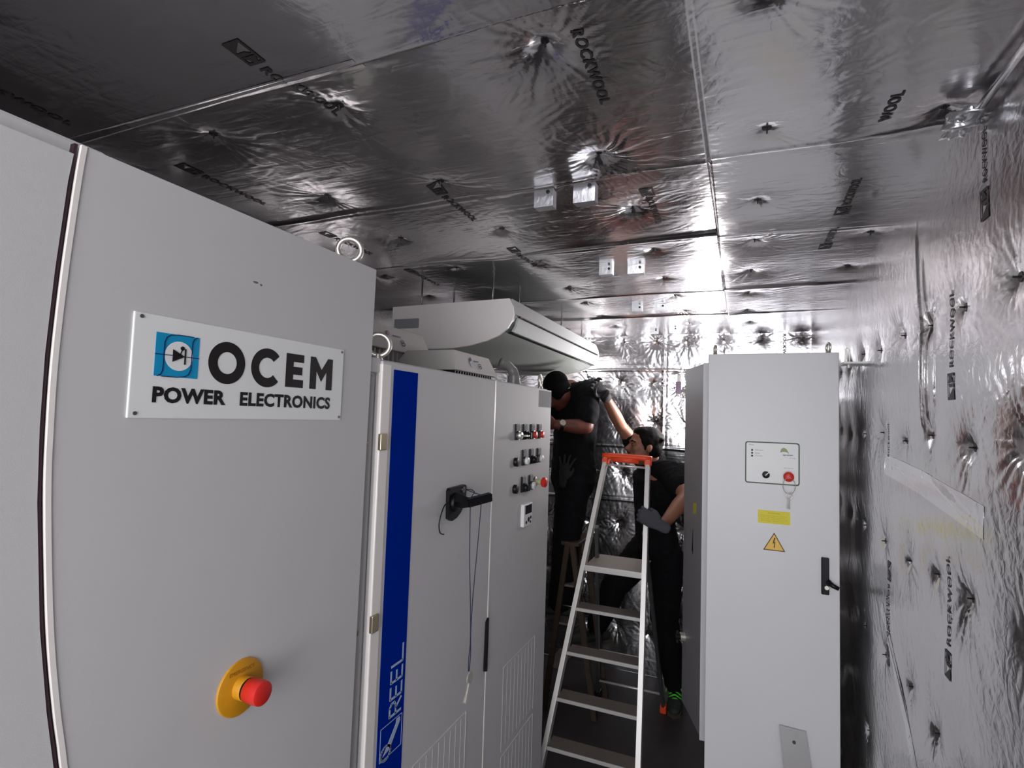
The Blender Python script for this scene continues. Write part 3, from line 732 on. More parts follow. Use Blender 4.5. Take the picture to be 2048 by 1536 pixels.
fan(-1.40, -1.05, 1.30, 1.72, 1.812, 1.885, 1.965, 'grey fan hood with blue logo, left of the two on the cabinet roof')
fan(-1.09, -0.845, 1.53, 1.855, 1.812, 1.826, 1.893, 'low grey fan hood in front, right of the two on the cabinet roof')
# lamp-like connector and lifting wire on the roof, behind the hood
t = thing('roof_gland', 'small clear bell shaped fitting on the roof beside the far lifting eyes', 'fitting', (-0.93, 2.22, 1.812))
bm = bmesh.new(); tube(bm, smooth_pts([(-0.93, 2.22, 1.812), (-0.93, 2.22, 1.85), (-0.932, 2.21, 1.88), (-0.945, 2.19, 1.905), (-0.97, 2.16, 1.918)], 4), [0.03] * 3 + [0.028] * 3 + [0.024] * 4 + [0.02] * 7, 20); link('bell', bm, mat('smoky_grey_plastic', srgb(150, 150, 148), 0.25), t, smooth=True)
CY('base', (-0.93, 2.22, 1.811), (-0.93, 2.22, 1.822), 0.036, STEEL, t)

# ------------------------------------------------------------------ air conditioner
t = thing('air_conditioner', 'long white air conditioner hung under the ceiling above the grey cabinets', 'air conditioner', (-1.18, 2.9, 1.975))
Y0a, Y1a = 2.05, 3.52
prof = [(-1.468, 2.163), (-1.466, 1.985), (-1.40, 1.972), (-1.237, 1.969), (-1.15, 1.970), (-1.07, 1.979), (-0.99, 1.997), (-0.935, 2.018), (-0.895, 2.046), (-0.875, 2.078), (-0.868, 2.106), (-0.874, 2.140), (-0.890, 2.172)]
PY = Plane((0, Y0a, 0), (1, 0, 0), (0, 0, 1))
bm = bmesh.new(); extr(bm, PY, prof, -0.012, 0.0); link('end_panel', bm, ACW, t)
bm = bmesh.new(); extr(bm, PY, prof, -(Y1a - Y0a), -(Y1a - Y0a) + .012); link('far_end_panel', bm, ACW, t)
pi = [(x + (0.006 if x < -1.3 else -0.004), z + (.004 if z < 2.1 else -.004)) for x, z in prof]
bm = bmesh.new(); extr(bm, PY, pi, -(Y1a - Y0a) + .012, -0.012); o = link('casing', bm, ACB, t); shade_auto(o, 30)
# curved front flap pieces
def strip(pts, y0, y1, th, name, m, parent):
    bm = bmesh.new(); n = len(pts); out = []
    for i, (x, z) in enumerate(pts):
        a = Vector(pts[max(i - 1, 0)]); b = Vector(pts[min(i + 1, n - 1)]); d = (b - a).normalized(); nn = Vector((d.y, -d.x))
        out.append(((x, z), (x + nn.x * th, z + nn.y * th)))
    poly = [o_[0] for o_ in out] + [o_[1] for o_ in reversed(out)]
    extr(bm, Plane((0, y0, 0), (1, 0, 0), (0, 0, 1)), poly, -(y1 - y0), 0); o = link(name, bm, m, parent); shade_auto(o, 40); return o
fr = [(-0.935, 2.022), (-0.9, 2.048), (-0.882, 2.078), (-0.875, 2.106)]
strip([(-0.897, 2.042), (-0.883, 2.066), (-0.876, 2.097)], Y0a + .05, Y1a - .04, 0.010, 'front_flap', ACG, t)
strip([(-0.875, 2.106), (-0.880, 2.14), (-0.894, 2.170)], Y0a + .02, Y1a - .02, 0.009, 'front_panel', ACG, t)
bm = bmesh.new(); box(bm, (-0.885, Y0a + .06, 2.100), (-0.862, Y1a - .05, 2.104)); link('air_slot', bm, BLACK, t)
bm = bmesh.new(); box(bm, (-0.912, Y0a + .05, 2.033), (-0.886, Y1a - .05, 2.0375)); link('air_slot', bm, BLACK, t)
E2('name_strip', PY, [rrect(-1.455, 2.062, -1.325, 2.106, .004)], 0, 0.0015, GREYPL, t)
for y in (2.12, 2.42, 3.1, 3.55):
    for x in (-1.36, -1.0):
        T('hanging_rod', [(x, y, 2.155), (x, y, Z0 + .01)], 0.004, STEEL, t, n=8)

# ------------------------------------------------------------------ right cabinet
t = thing('white_power_cabinet', 'white cabinet facing the camera on the right, with warning triangle and black lever handle', 'cabinet', (0.12, 2.6, 0))
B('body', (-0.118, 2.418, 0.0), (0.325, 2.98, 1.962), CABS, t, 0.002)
dr = B('front_door', (-0.127, 2.40, 0.05), (0.345, 2.418, 1.969), CABW, t, 0.003)
for x, f in ((-0.104, (.1, 1, 0)), (0.318, (1, .7, 0))): eyebolt((x, 2.47, 1.996), 0.018, t, 0.0045, face=(1, 0.25, 0))
# green framed control panel
pn = E2('control_panel', FR, [rrect(0.016, 1.449, 0.211, 1.6145, .010)], 0, 0.0025, WHITE, dr)
fo, fi = rrect(0.016, 1.449, 0.211, 1.6145, .010), rrect(0.0205, 1.4535, 0.2065, 1.61, .007)
bm = bmesh.new()
for i in range(len(fo)):
    j = (i + 1) % len(fo); extr(bm, FR, [fo[i], fo[j], fi[j], fi[i]], .0025, .0035)
link('green_frame', bm, GREENF, pn)
E2('indicator', FR, [circ(0.0415, z, .0038, 12) for z in (1.580, 1.5685, 1.557)], .0025, .0045, BLACK, pn)
for s_, a, b, c in (('Power', .031, 1.599, .049), ('Operation', .052, 1.578, .082), ('Status', .052, 1.5665, .069), ('Warning', .052, 1.555, .078)):
    TXT('lettering', s_, FR, a, b, c, b + .005, GREYPR, pn, .0028)
E2('leaf_logo', FR, [[(.142, 1.575), (.146, 1.588), (.152, 1.5935), (.158, 1.594), (.166, 1.588), (.172, 1.576), (.172, 1.571), (.167, 1.577), (.158, 1.579), (.150, 1.578)]], .0025, .0032, GREENL, pn)
TXT('lettering', 'apranor', FR, .152, 1.562, .188, 1.568, INK, pn, .003, .02)
TXT('lettering', 'Energy', FR, .176, 1.553, .197, 1.557, GREYPR, pn, .003)
TXT('lettering', 'Emergency', FR, .157, 1.5135, .188, 1.5175, GREYPR, pn, .003)
kn = CY('selector_switch', (0.092, 2.3975, 1.485), (0.092, 2.387, 1.485), 0.0135, BLACK, pn, bev=.002)
E2('pointer', Plane((0.092, 2.387, 1.485), (1, 0, 0), (0, 0, 1)), stroke([(-.002, -.002), (.009, .009)], .0028), 0, .001, WHITE, kn)
es = CY('emergency_stop', (0.171, 2.3975, 1.484), (0.171, 2.380, 1.484), 0.0125, RED, pn)
bm = bmesh.new(); tube(bm, [(0.171, 2.384, 1.484), (0.171, 2.380, 1.484), (0.171, 2.369, 1.484), (0.171, 2.365, 1.484)], [.015, .0185, .0185, .013], 28); o = link('button_cap', bm, RED, es); shade_auto(o, 50)
st = E2('yellow_notice', FR, [[(.064, 1.295), (.178, 1.295), (.178, 1.3455), (.064, 1.3455)]], 0, .0006, YELS, dr)
TXT('lettering', 'ATTENTION', FR, .100, 1.333, .143, 1.3385, OCHPR, st, .0009)
for k, z in enumerate((1.325, 1.3185, 1.312, 1.3055)):
    TXT('lettering', ['Before opening the cabinet', 'isolate the supply and wait', 'for the capacitors to', 'discharge completely'][k], FR, .074, z - .002, .166 - .008 * (k % 2), z + .0022, OCHPR, st, .0009)
tri = [(0.083, 1.1915), (0.1615, 1.1915), (0.1225, 1.262)]
wt = E2('warning_triangle', FR, [tri], 0, .0006, YELT, dr)
bm = bmesh.new(); c_ = (0.12233, 1.215)
ti = [(c_[0] + (a - c_[0]) * .86, c_[1] + (b - c_[1]) * .86) for a, b in tri]
for i in range(3): extr(bm, FR, [tri[i], tri[(i + 1) % 3], ti[(i + 1) % 3], ti[i]], .0006, .0011)
link('triangle_border', bm, BROWN, wt)
E2('lightning_bolt', FR, [[(.1225, 1.242), (.127, 1.242), (.1225, 1.224), (.1265, 1.227), (.124, 1.199), (.1225, 1.205), (.1205, 1.203), (.1228, 1.221), (.1165, 1.218)]], .0006, .0012, BROWN, wt)
lh = B('lever_handle', (0.283, 2.388, 1.052), (0.309, 2.40, 1.189), BLACK, dr, .003)
T('lever', [(0.304, 2.386, 1.103), (0.318, 2.376, 1.092), (0.338, 2.372, 1.084)], [.010, .0085, .007], BLACK, lh)
CY('key_cylinder', (0.300, 2.388, 1.080), (0.300, 2.381, 1.080), .0075, ZINC, lh)
# ajar side door facing the gangway
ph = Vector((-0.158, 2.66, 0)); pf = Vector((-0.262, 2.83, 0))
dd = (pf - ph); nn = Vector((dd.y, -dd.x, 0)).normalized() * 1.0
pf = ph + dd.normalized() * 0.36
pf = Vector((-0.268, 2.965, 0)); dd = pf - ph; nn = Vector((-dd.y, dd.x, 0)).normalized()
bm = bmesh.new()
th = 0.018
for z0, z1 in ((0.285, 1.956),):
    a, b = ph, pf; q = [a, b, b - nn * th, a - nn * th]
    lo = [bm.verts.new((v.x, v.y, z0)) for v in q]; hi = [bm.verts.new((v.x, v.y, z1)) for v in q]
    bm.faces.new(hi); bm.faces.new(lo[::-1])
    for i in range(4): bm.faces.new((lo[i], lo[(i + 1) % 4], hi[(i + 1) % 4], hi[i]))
sd = link('side_door', bm, mat('side_door_shaded_grey', srgb(146, 143, 145), 0.5, noise=0.04, scale=6), t)  # same cabinet paint, darkened: the door's shade is in the colour
B('hinge_strip', (-0.162, 2.645, 0.28), (-0.138, 2.665, 1.958), CABW, sd, .002)
PS = Plane((ph.x, ph.y, 0), -dd.normalized(), (0, 0, 1)); L_ = dd.length
E2('yellow_sticker', PS, [[(-.16, 1.24), (-.11, 1.25), (-.105, 1.30), (-.155, 1.295)]], 0.0, .001, mat('ochre_film', srgb(190, 180, 60), .5), sd)
E2('slot', PS, [[(-.17, 1.07), (-.15, 1.05), (-.155, 1.17)]], 0.0, .001, BLACK, sd)
sl = PS(-L_ + .04, 0.61, 0)
lk = CY('door_lock', sl, sl + PS.n * .022, .022, ZINC, sd, n=16)
CY('lock_knob', sl + PS.n * .02, sl + PS.n * .045, .014, BLACK, lk, n=16)
B('lock_tab', sl + PS.n * .03 + Vector((-.01, -.004, -.03)), sl + PS.n * .04 + Vector((.01, .004, .03)), BLACK, lk)
# key ring hanging from the red button
kt = thing('key_ring', 'key ring with one small key hanging from the red button on the white cabinet', 'key', (0.172, 2.37, 1.46))
bm = bmesh.new(); tube(bm, ring_pts((0.172, 2.3655, 1.450), 1.0, (.0215, 0, 0), (0, 0, .031), 36), .0011, 8, closed=True); link('wire_loop', bm, STEEL, kt, smooth=True)
bm = bmesh.new(); tube(bm, ring_pts((0.172, 2.366, 1.411), 1.0, (.011, .002, 0), (0, 0, .011), 24), .0016, 8, closed=True); link('split_ring', bm, ZINC, kt, smooth=True)
bm = bmesh.new(); tube(bm, [(0.173, 2.367, 1.402), (0.170, 2.367, 1.386), (0.166, 2.367, 1.362)], [.0035, .0028, .0022], 10); tube(bm, [(0.170, 2.366, 1.386), (0.173, 2.366, 1.362)], [.0022, .002], 8); link('key_blade', bm, ZINC, kt)
# flat steel strip leaning against the cabinet
t = thing('steel_strip', 'flat grey steel strip with a hole leaning against the white cabinet door', 'metal strip', (0.235, 2.2, 0))
bm = bmesh.new(); ca = Vector((0.187, 2.392, 0.535)); cb = Vector((0.243, 2.23, 0.0)); d = (cb - ca).normalized(); sv = Vector((1, 0, 0)); sv = (sv - d * sv.dot(d)).normalized() * .0455; nv = sv.cross(d).normalized() * .003
q = [ca - sv + Vector((0, 0, .012)), ca + sv, cb + sv, cb - sv]
lo = [bm.verts.new(v) for v in q]; hi = [bm.verts.new(v + nv) for v in q]
bm.faces.new(lo); bm.faces.new(hi[::-1])
for i in range(4): bm.faces.new((lo[i], lo[(i + 1) % 4], hi[(i + 1) % 4], hi[i]))
link('strip', bm, GREYST, t)
hp = ca + d * .04; fn = nv.normalized() * (1 if nv.y < 0 else -1)
bm = bmesh.new(); cyl(bm, hp + fn * .0005, hp + fn * .0042, .006, None, 14); link('hole_bush', bm, BLACK, t)
# wall bracket behind the cabinet top
t = thing('wall_bracket', 'small white bracket with a wire loop on the foil wall behind the white cabinet', 'bracket', (0.38, 2.25, 1.92))
B('bracket_plate', (0.33, 2.20, 1.905), (0.405, 2.30, 1.912), WHITE, t, .001)
T('wire_loop', smooth_pts([(0.35, 2.30, 1.912), (0.352, 2.30, 1.965), (0.362, 2.30, 1.965), (0.364, 2.30, 1.912)]), .002, ZINC, t, n=8)
CY('bolt', (0.352, 2.24, 1.893), (0.352, 2.24, 1.905), .005, ZINC, t, n=10)

# clamp fitting on the back wall
t = thing('wall_clamp', 'small T shaped clamp with dark strap on the bright back wall by the side door', 'clamp', (-0.39, 3.76, 1.9))
T('bar', [(-0.43, 3.75, 2.005), (-0.33, 3.75, 2.010)], .007, STEEL, t)
CY('end_cap', (-0.335, 3.75, 2.010), (-0.32, 3.75, 2.010), .014, STEEL, t)
B('stem', (-0.395, 3.76, 1.86), (-0.375, 3.80, 2.0), STEEL, t, .003)
B('strap', (-0.402, 3.752, 1.87), (-0.368, 3.765, 1.95), mat('purple_strap', srgb(34, 22, 36), .6), t, .002)

# ------------------------------------------------------------------ step ladder
t = thing('step_ladder', 'aluminium step ladder with orange top handle standing in the gangway', 'ladder', (-0.6, 2.8, 0))
yf = lambda z: 2.425 + 0.36 * z
xl = lambda z: -0.842 + (0.842 - 0.676) * z / 1.47
xr = lambda z: -0.392 - (0.452 - 0.392) * z / 1.47
beam('front_rail', (xl(0), yf(0), 0.0), (xl(1.47), yf(1.47), 1.47), .022, .045, ALU, t)
beam('front_rail', (xr(0), yf(0), 0.0), (xr(1.47), yf(1.47), 1.47), .022, .045, ALU, t)
zt = 1.44; yt = yf(zt)
T('top_bar', [(xl(zt), yt, zt), (xr(zt), yt, zt - .005)], .006, ALU, t)
bm = bmesh.new(); tube(bm, [(xl(1.48) - .02, yf(1.48), 1.482), (xl(1.48) + .03, yf(1.48), 1.488), (xr(1.48) - .03, yf(1.48), 1.485), (xr(1.48) + .018, yf(1.48), 1.478)], [.018, .015, .015, .019], 16)
tube(bm, [(xl(1.48) + .03, yf(1.48) - .012, 1.470), (xr(1.48) - .05, yf(1.48) - .012, 1.465)], .013, 12)
link('top_handle', bm, ORANGE, t, smooth=True)
for s_, x in ((1, xl(1.46)), (-1, xr(1.46))): B('rail_cap', (x - .016, yf(1.46) - .026, 1.445), (x + .016, yf(1.46) + .026, 1.475), ORANGE, t, .004)
for i, z in enumerate((0.75, 0.56, 0.37, 0.18)):
    y = yf(z); bm = bmesh.new()
    box(bm, (xl(z) + .01, y - .022, z - .004), (xr(z) - .01, y + .075, z), .001, 1)
    tr = link('tread', bm, ALUD, t)
    bm = bmesh.new(); box(bm, (xl(z) + .01, y - .025, z - .014), (xr(z) - .01, y - .019, z + .002), .001, 1); link('tread_nosing', bm, ALU, tr)
z = 0.94; y = yf(z)
pf_ = B('platform', (xl(z) + .008, y - .01, z - .006), (xr(z) - .008, y + .26, z), mat('platform_grey', srgb(176, 168, 158), .5, .2, noise=.2, scale=50), t, .001)
B('platform_edge', (xl(z) + .008, y - .018, z - .026), (xr(z) - .008, y - .008, z + .003), ALU, pf_, .002)
for xa, xb in ((xl(1.1) + .022, -0.79), (xr(1.1) - .014, -0.405)):
    p, q = Vector((xa, yf(1.12) + .03, 1.12)), Vector((xb, 3.37, 0.03))
    beam('rear_leg', p, q, .018, .03, mat('grey_rear_leg', srgb(128, 126, 128), .4, .8, noise=.15), t)
    B('rubber_foot', (xb - .018, 3.35, 0.0), (xb + .018, 3.395, .045), ORANGE if xb > -.6 else BLACK, t, .006)  # left foot coloured black to carry the shade around it
for k_ in (0.12, 0.34):
    yy = yf(1.12) + .03 + (3.37 - yf(1.12) - .03) * (1 - (k_ - .03) / 1.09)
    T('rear_brace', [(-0.787 + .09 * k_, yy, k_), (-0.407 - .03 * k_, yy, k_)], .007, ALU, t)

# second small ladder, seen edge-on behind, under the man in the corner
t = thing('corner_step_ladder', 'old brown metal step ladder in the dark corner behind the grey cabinet', 'ladder', (-0.98, 3.2, 0))
for dy in (-0.13, 0.15):
    yb = 3.24 + dy
    beam('rail', (-1.045, yb, 0.0), (-0.925, yb, .96), .03, .03, WOODB, t)
    beam('rail', (-0.745, yb, 0.0), (-0.900, yb, .96), .03, .03, WOODB, t)
for k, z in enumerate((0.25, 0.5, 0.72)):
    xa = -1.045 + .12 * z / .96
    B('tread', (xa - .02, 3.11, z - .012), (xa + .07, 3.40, z), ALUD, t, .001)
B('platform', (-0.965, 3.10, .945), (-0.86, 3.41, .965), WOODB, t, .003)
T('cross_brace', [(-0.98, 3.11, 0.60), (-0.84, 3.11, 0.60)], .005, STEEL, t)
T('cross_brace', [(-1.02, 3.11, 0.36), (-0.80, 3.11, 0.36)], .005, STEEL, t)

# ------------------------------------------------------------------ people
def ell(bm, c, r, M=None, n=16):
    res = bmesh.ops.create_uvsphere(bm, u_segments=n, v_segments=n // 2 + 2, radius=1.0)
    R = M or Matrix.Identity(3); c = Vector(c)
    for v in res['verts']: v.co = c + R @ Vector((v.co.x * r[0], v.co.y * r[1], v.co.z * r[2]))

def limb(bm, pts, rs, flat=None, side=None, n=16):
    """lofted limb with rounded ends; flat = ratio of depth to width, side = width direction"""
    P = [Vector(p) for p in pts]; N = len(P); rings = []
    d0 = (P[1] - P[0]).normalized(); d1 = (P[-1] - P[-2]).normalized()
    PP = [P[0] - d0 * rs[0] * .8, P[0] - d0 * rs[0] * .5] + P + [P[-1] + d1 * rs[-1] * .5, P[-1] + d1 * rs[-1] * .8]
    RR = [rs[0] * .4, rs[0] * .8] + list(rs) + [rs[-1] * .8, rs[-1] * .4]
    fl = flat or 1.0; s_prev = Vector(side).normalized() if side is not None else None
    for i, p in enumerate(PP):
        d = (PP[min(i + 1, len(PP) - 1)] - PP[max(i - 1, 0)]).normalized()
        if s_prev is None: s, u = frame_of(d)
        else: s = (s_prev - d * s_prev.dot(d)).normalized(); u = s.cross(d)
        s_prev = s
        rings.append([bm.verts.new(p + (s * math.cos(2 * PI * k / n) + u * fl * math.sin(2 * PI * k / n)) * RR[i]) for k in range(n)])
    for i in range(len(rings) - 1):
        A, Bq = rings[i], rings[i + 1]
        for k in range(n): bm.faces.new((A[k], A[(k + 1) % n], Bq[(k + 1) % n], Bq[k]))
    bm.faces.new(rings[0][::-1]); bm.faces.new(rings[-1])

def fuse(name, bm, m, parent, voxel=0.009, sm=4, folds=0.0, seed=1):
    """join overlapping limbs into one continuous skin"""
    bmesh.ops.recalc_face_normals(bm, faces=bm.faces)
    me = bpy.data.meshes.new(name); bm.to_mesh(me); bm.free()
    o = bpy.data.objects.new(name, me); COL.objects.link(o)
    md = o.modifiers.new('r', 'REMESH'); md.mode = 'VOXEL'; md.voxel_size = voxel
    if sm:
        s_ = o.modifiers.new('s', 'SMOOTH'); s_.iterations = sm; s_.factor = 0.5
    dg = bpy.context.evaluated_depsgraph_get(); me2 = bpy.data.meshes.new_from_object(o.evaluated_get(dg))
    bpy.data.objects.remove(o); bpy.data.meshes.remove(me)
    n = len(me2.vertices); co = np.empty(n * 3, dtype=np.float32); me2.vertices.foreach_get('co', co); co = co.reshape(-1, 3)
    if folds:
        nr = np.empty(n * 3, dtype=np.float32); me2.vertices.foreach_get('normal', nr); nr = nr.reshape(-1, 3)
        f = np.abs(vnoise(co[:, 0] * 1.3 + co[:, 2] * .6, co[:, 2] - co[:, 0] * .5 + co[:, 1], 0.05, seed, 0.6)) + .5 * vnoise(co[:, 0] + co[:, 1], co[:, 2], 0.11, seed + 1)
        co += nr * (f * folds)[:, None]; me2.vertices.foreach_set('co', co.ravel())
    me2.polygons.foreach_set('use_smooth', [True] * len(me2.polygons)); me2.materials.clear(); me2.materials.append(m); me2.name = name
    r = bpy.data.objects.new(name, me2); COL.objects.link(r)
    if parent is not None: r.parent = parent; r.matrix_parent_inverse = wmat(parent).inverted()
    return r

def basis(f, up):
    f = Vector(f).normalized(); l = Vector(up).cross(f).normalized(); u = f.cross(l)
    return Matrix((f, l, u)).transposed()      # columns: forward, left, up

def head_parts(bm, c, M, s=1.0):
    """skull, face, nose, ears in a frame x forward, y left, z up; c = centre at eye height"""
    c = Vector(c); P = lambda x, y, z: c + M @ Vector((x, y, z)) * s
    ell(bm, P(-.012, 0, .028), (.098 * s, .076 * s, .090 * s), M)
    ell(bm, P(.018, 0, -.030), (.070 * s, .062 * s, .085 * s), M)
    ell(bm, P(.058, 0, -.088), (.028 * s, .030 * s, .022 * s), M)        # chin
    ell(bm, P(.074, 0, .022), (.020 * s, .055 * s, .014 * s), M)         # brow
    for k in (-1, 1):
        ell(bm, P(.050, k * .036, -.022), (.032 * s, .024 * s, .026 * s), M)   # cheeks
        ell(bm, P(.028, k * .045, -.062), (.04 * s, .018 * s, .024 * s), M)    # jaw
        ell(bm, P(-.010, k * .076, -.008), (.017 * s, .009 * s, .030 * s), M)  # ears
    limb(bm, [P(.084, 0, .006), P(.098, 0, -.016), P(.106, 0, -.030)], [.009 * s, .012 * s, .014 * s])   # nose
    ell(bm, P(.086, 0, -.058), (.010 * s, .024 * s, .006 * s), M); ell(bm, P(.084, 0, -.069), (.010 * s, .021 * s, .006 * s), M)  # lips

def face_parts(c, M, parent, s=1.0):
    c = Vector(c); P = lambda x, y, z: c + M @ Vector((x, y, z)) * s
    for k in (-1, 1):
        bm = bmesh.new(); ell(bm, P(.074, k * .031, .002), (.010 * s, .012 * s, .007 * s), M); e = link('eye', bm, EYE, parent, smooth=True)
        bm = bmesh.new(); ell(bm, P(.0815, k * .031, .002), (.004 * s, .006 * s, .006 * s), M); link('iris', bm, HAIR, e, smooth=True)
        bm = bmesh.new(); limb(bm, [P(.088, k * .014, .020), P(.084, k * .034, .025), P(.070, k * .053, .018)], [.004 * s, .005 * s, .003 * s]); link('eyebrow', bm, HAIR, parent, smooth=True)

def hand(name, wrist, M, curl, m, parent, s=1.0, spread=0.05, thumb=1, voxel=.0035):
    """M columns: along fingers, across (towards thumb), palm normal (palm side); curl per finger"""
    W = Vector(wrist); P = lambda x, y, z: W + M @ Vector((x, y, z)) * s
    bm = bmesh.new()
    limb(bm, [P(-.035, 0, 0), P(.0, 0, 0), P(.04, 0.0, 0), P(.078, 0.002, 0)], [.028 * s, .030 * s, .039 * s, .039 * s], flat=.42, side=M @ Vector((0, 1, 0)))
    L = ((.034, .024, .018, .030), (.040, .027, .020, .0105), (.038, .026, .019, -.0095), (.030, .020, .016, -.029))
    for i, (a, b, c_, y) in enumerate(L):
        cu = curl[i] if isinstance(curl, (list, tuple)) else curl
        x, z, ang = .082 - abs(i - 1) * .003, 0.0, cu * .6; pts = [P(x - .012, y * .95, 0), P(x, y, z)]
        yy = y
        for l in (a, b, c_):
            x += math.cos(ang) * l; z += math.sin(ang) * l; yy += (y * spread); pts.append(P(x, yy, z)); ang += cu
        limb(bm, pts, [.0095 * s, .0098 * s, .0092 * s, .0085 * s, .007 * s], n=10)
    ct = curl[4] if isinstance(curl, (list, tuple)) and len(curl) > 4 else .5
    pts = [P(.018, .026, .002), P(.040, .044, .008), P(.064, .054 - ct * .01, .010 + ct * .022), P(.084, .054 - ct * .025, .014 + ct * .040)]
    limb(bm, pts, [.015 * s, .012 * s, .0105 * s, .0085 * s], n=10)
    return fuse(name, bm, m, parent, voxel, 3)

# --- the man reaching up and holding the ladder
pm = thing('person', 'man in black clothes stretching one gloved hand up while gripping the ladder rail', 'person', (-0.5, 3.4, 0))
hc = Vector((-0.535, 3.345, 1.528)); Mh = basis((-0.93, -0.40, 0.12), (-0.02, 0.05, 1))
neck = Vector((-0.475, 3.38, 1.445))
shR = Vector((-0.565, 3.52, 1.45)); elR = Vector((-0.690, 3.40, 1.645)); wrR = Vector((-0.748, 3.20, 1.826))
shL = Vector((-0.375, 3.30, 1.385)); elL = Vector((-0.268, 3.13, 1.285)); wrL = Vector((-0.372, 2.93, 1.142))
chest = Vector((-0.475, 3.40, 1.27)); waist = Vector((-0.475, 3.40, 1.08)); pelv = Vector((-0.465, 3.41, .96))
hpL = Vector((-0.40, 3.37, .90)); knL = Vector((-0.415, 3.43, .50)); anL = Vector((-0.352, 3.52, .09))
hpR = Vector((-0.53, 3.45, .90)); knR = Vector((-0.715, 3.42, .665)); anR = Vector((-0.835, 3.50, .36))
side = Vector((0.45, -0.75, 0)).normalized()
bm = bmesh.new()
head_parts(bm, hc, Mh)
limb(bm, [hc + Mh @ Vector((-.03, 0, -.06)), neck, neck + Vector((0, .0, -.05))], [.052, .056, .07])
limb(bm, [neck + Vector((0, 0, -.03)), chest + Vector((0, 0, .08)), chest, waist, pelv], [.08, .165, .155, .135, .145], flat=.62, side=side)
limb(bm, [shR, (shR + elR) / 2 + Vector((0, 0, .004)), elR], [.052, .047, .038]); limb(bm, [elR, elR * .65 + wrR * .35, wrR], [.038, .040, .025])
limb(bm, [shL, (shL + elL) / 2, elL], [.055, .050, .042]); limb(bm, [elL, elL * .65 + wrL * .35, wrL], [.041, .042, .026])
limb(bm, [neck + Vector((0, 0, -.05)), shR], [.06, .055]); limb(bm, [neck + Vector((0, 0, -.05)), shL], [.06, .058])
for h_, k_, a_ in ((hpL, knL, anL), (hpR, knR, anR)):
    limb(bm, [h_, (h_ + k_) / 2, k_], [.082, .072, .055]); limb(bm, [k_, k_ * .7 + a_ * .3, a_], [.052, .052, .036])
body = fuse('body', bm, SKIN, pm, .008, 3)
face_parts(hc, Mh, pm)
# hair: cap over the back and top of the skull, a quiff in front
bm = bmesh.new(); P = lambda x, y, z: hc + Mh @ Vector((x, y, z))
ell(bm, P(-.020, 0, .046), (.096, .081, .080), Mh); ell(bm, P(-.046, 0, -.002), (.062, .074, .074), Mh); ell(bm, P(.020, 0, .088), (.055, .062, .030), Mh)
for k in (-1, 1): ell(bm, P(-.002, k * .066, .030), (.040, .017, .038), Mh); ell(bm, P(.012, k * .070, .0), (.010, .008, .026), Mh)
for k in range(26):
    a = rng.uniform(-1, .8); b = rng.uniform(-1, 1)
    ell(bm, P(-.03 + .07 * a, .065 * b,   .108 - .03 * a * a - .045 * b * b), (.02, .012, .012), Mh, 8)
fuse('hair', bm, HAIR, pm, .006, 2)
bm = bmesh.new(); ell(bm, P(.062, 0, -.090), (.027, .030, .020), Mh, 12);
ell(bm, P(.088, 0, -.048), (.010, .030, .007), Mh, 10)
fuse('beard', bm, mat('short_dark_beard', srgb(70, 48, 40), .8, noise=.4, scale=150), pm, .005, 2)
# T-shirt
bm = bmesh.new()
limb(bm, [neck + Vector((0, 0, -.055)), chest + Vector((0, 0, .085)), chest, waist, pelv + Vector((0, 0, -.03))], [.10, .182, .175, .155, .165], flat=.66, side=side)
limb(bm, [shR, shR * .42 + elR * .58], [.072, .060]); limb(bm, [shL, shL * .40 + elL * .60], [.078, .068])
limb(bm, [neck + Vector((0, 0, -.06)), shR], [.072, .074]); limb(bm, [neck + Vector((0, 0, -.06)), shL], [.072, .078])
limb(bm, [neck + Vector((.01, .01, .005)), neck + Vector((0, 0, -.06))], [.060, .085])
fuse('t_shirt', bm, SHIRT, pm, .008, 3, folds=.012, seed=5)
# trousers
bm = bmesh.new()
limb(bm, [pelv + Vector((0, 0, .05)), pelv + Vector((0, 0, -.05))], [.158, .165], flat=.72, side=side)
for h_, k_, a_ in ((hpL, knL, anL), (hpR, knR, anR)):
    limb(bm, [h_, (h_ + k_) / 2, k_], [.100, .092, .077]); limb(bm, [k_, k_ * .6 + a_ * .4, a_ + Vector((0, 0, .02))], [.076, .073, .064])
fuse('trousers', bm, TROUS, pm, .009, 3, folds=.014, seed=9)
# gloves and their cuffs
f = (wrR - elR).normalized(); acr = Vector((-.4, -.75, .2)); acr = (acr - f * acr.dot(f)).normalized()
fd = (f + Vector((-.55, -.1, .25))).normalized(); acr = (acr - fd * acr.dot(fd)).normalized()
Mg = Matrix((fd, acr, fd.cross(acr))).transposed()
hand('work_glove', wrR + f * .012, Mg, (.75, .8, .85, .9, .8), GLOVB, pm, 1.0)
T('glove_cuff', [wrR - f * .03, wrR, wrR + f * .02], [.031, .033, .033], GLOVB, pm, n=20)
gp = Vector((xr(1.195), yf(1.195), 1.195))
f = (gp + Vector((.055, .0, -.035)) - wrL).normalized()
acr = Vector((-.1, 0, 1)); acr = (acr - f * acr.dot(f)).normalized(); nrm = f.cross(acr)
# palm lies against the rail, fingers close around its near side
fd = Vector((-.86, -.12, .42)).normalized(); acr = Vector((0.12, .1, 1)); acr = (acr - fd * acr.dot(fd)).normalized(); nz = fd.cross(acr)
if nz.y < 0: nz = -nz
Mg = Matrix((fd, acr, nz)).transposed()
e0 = gp + Vector((.070, -.040, -.024))
hand('work_glove', e0, Mg, (1.0, 1.05, 1.05, 1.0, 1.0), GLOVE, pm, 1.0)
T('glove_cuff', [wrL + (wrL - e0) * .05, wrL, e0 * .5 + wrL * .5, e0], [.029, .029, .028, .027], GLOVE, pm, n=20)
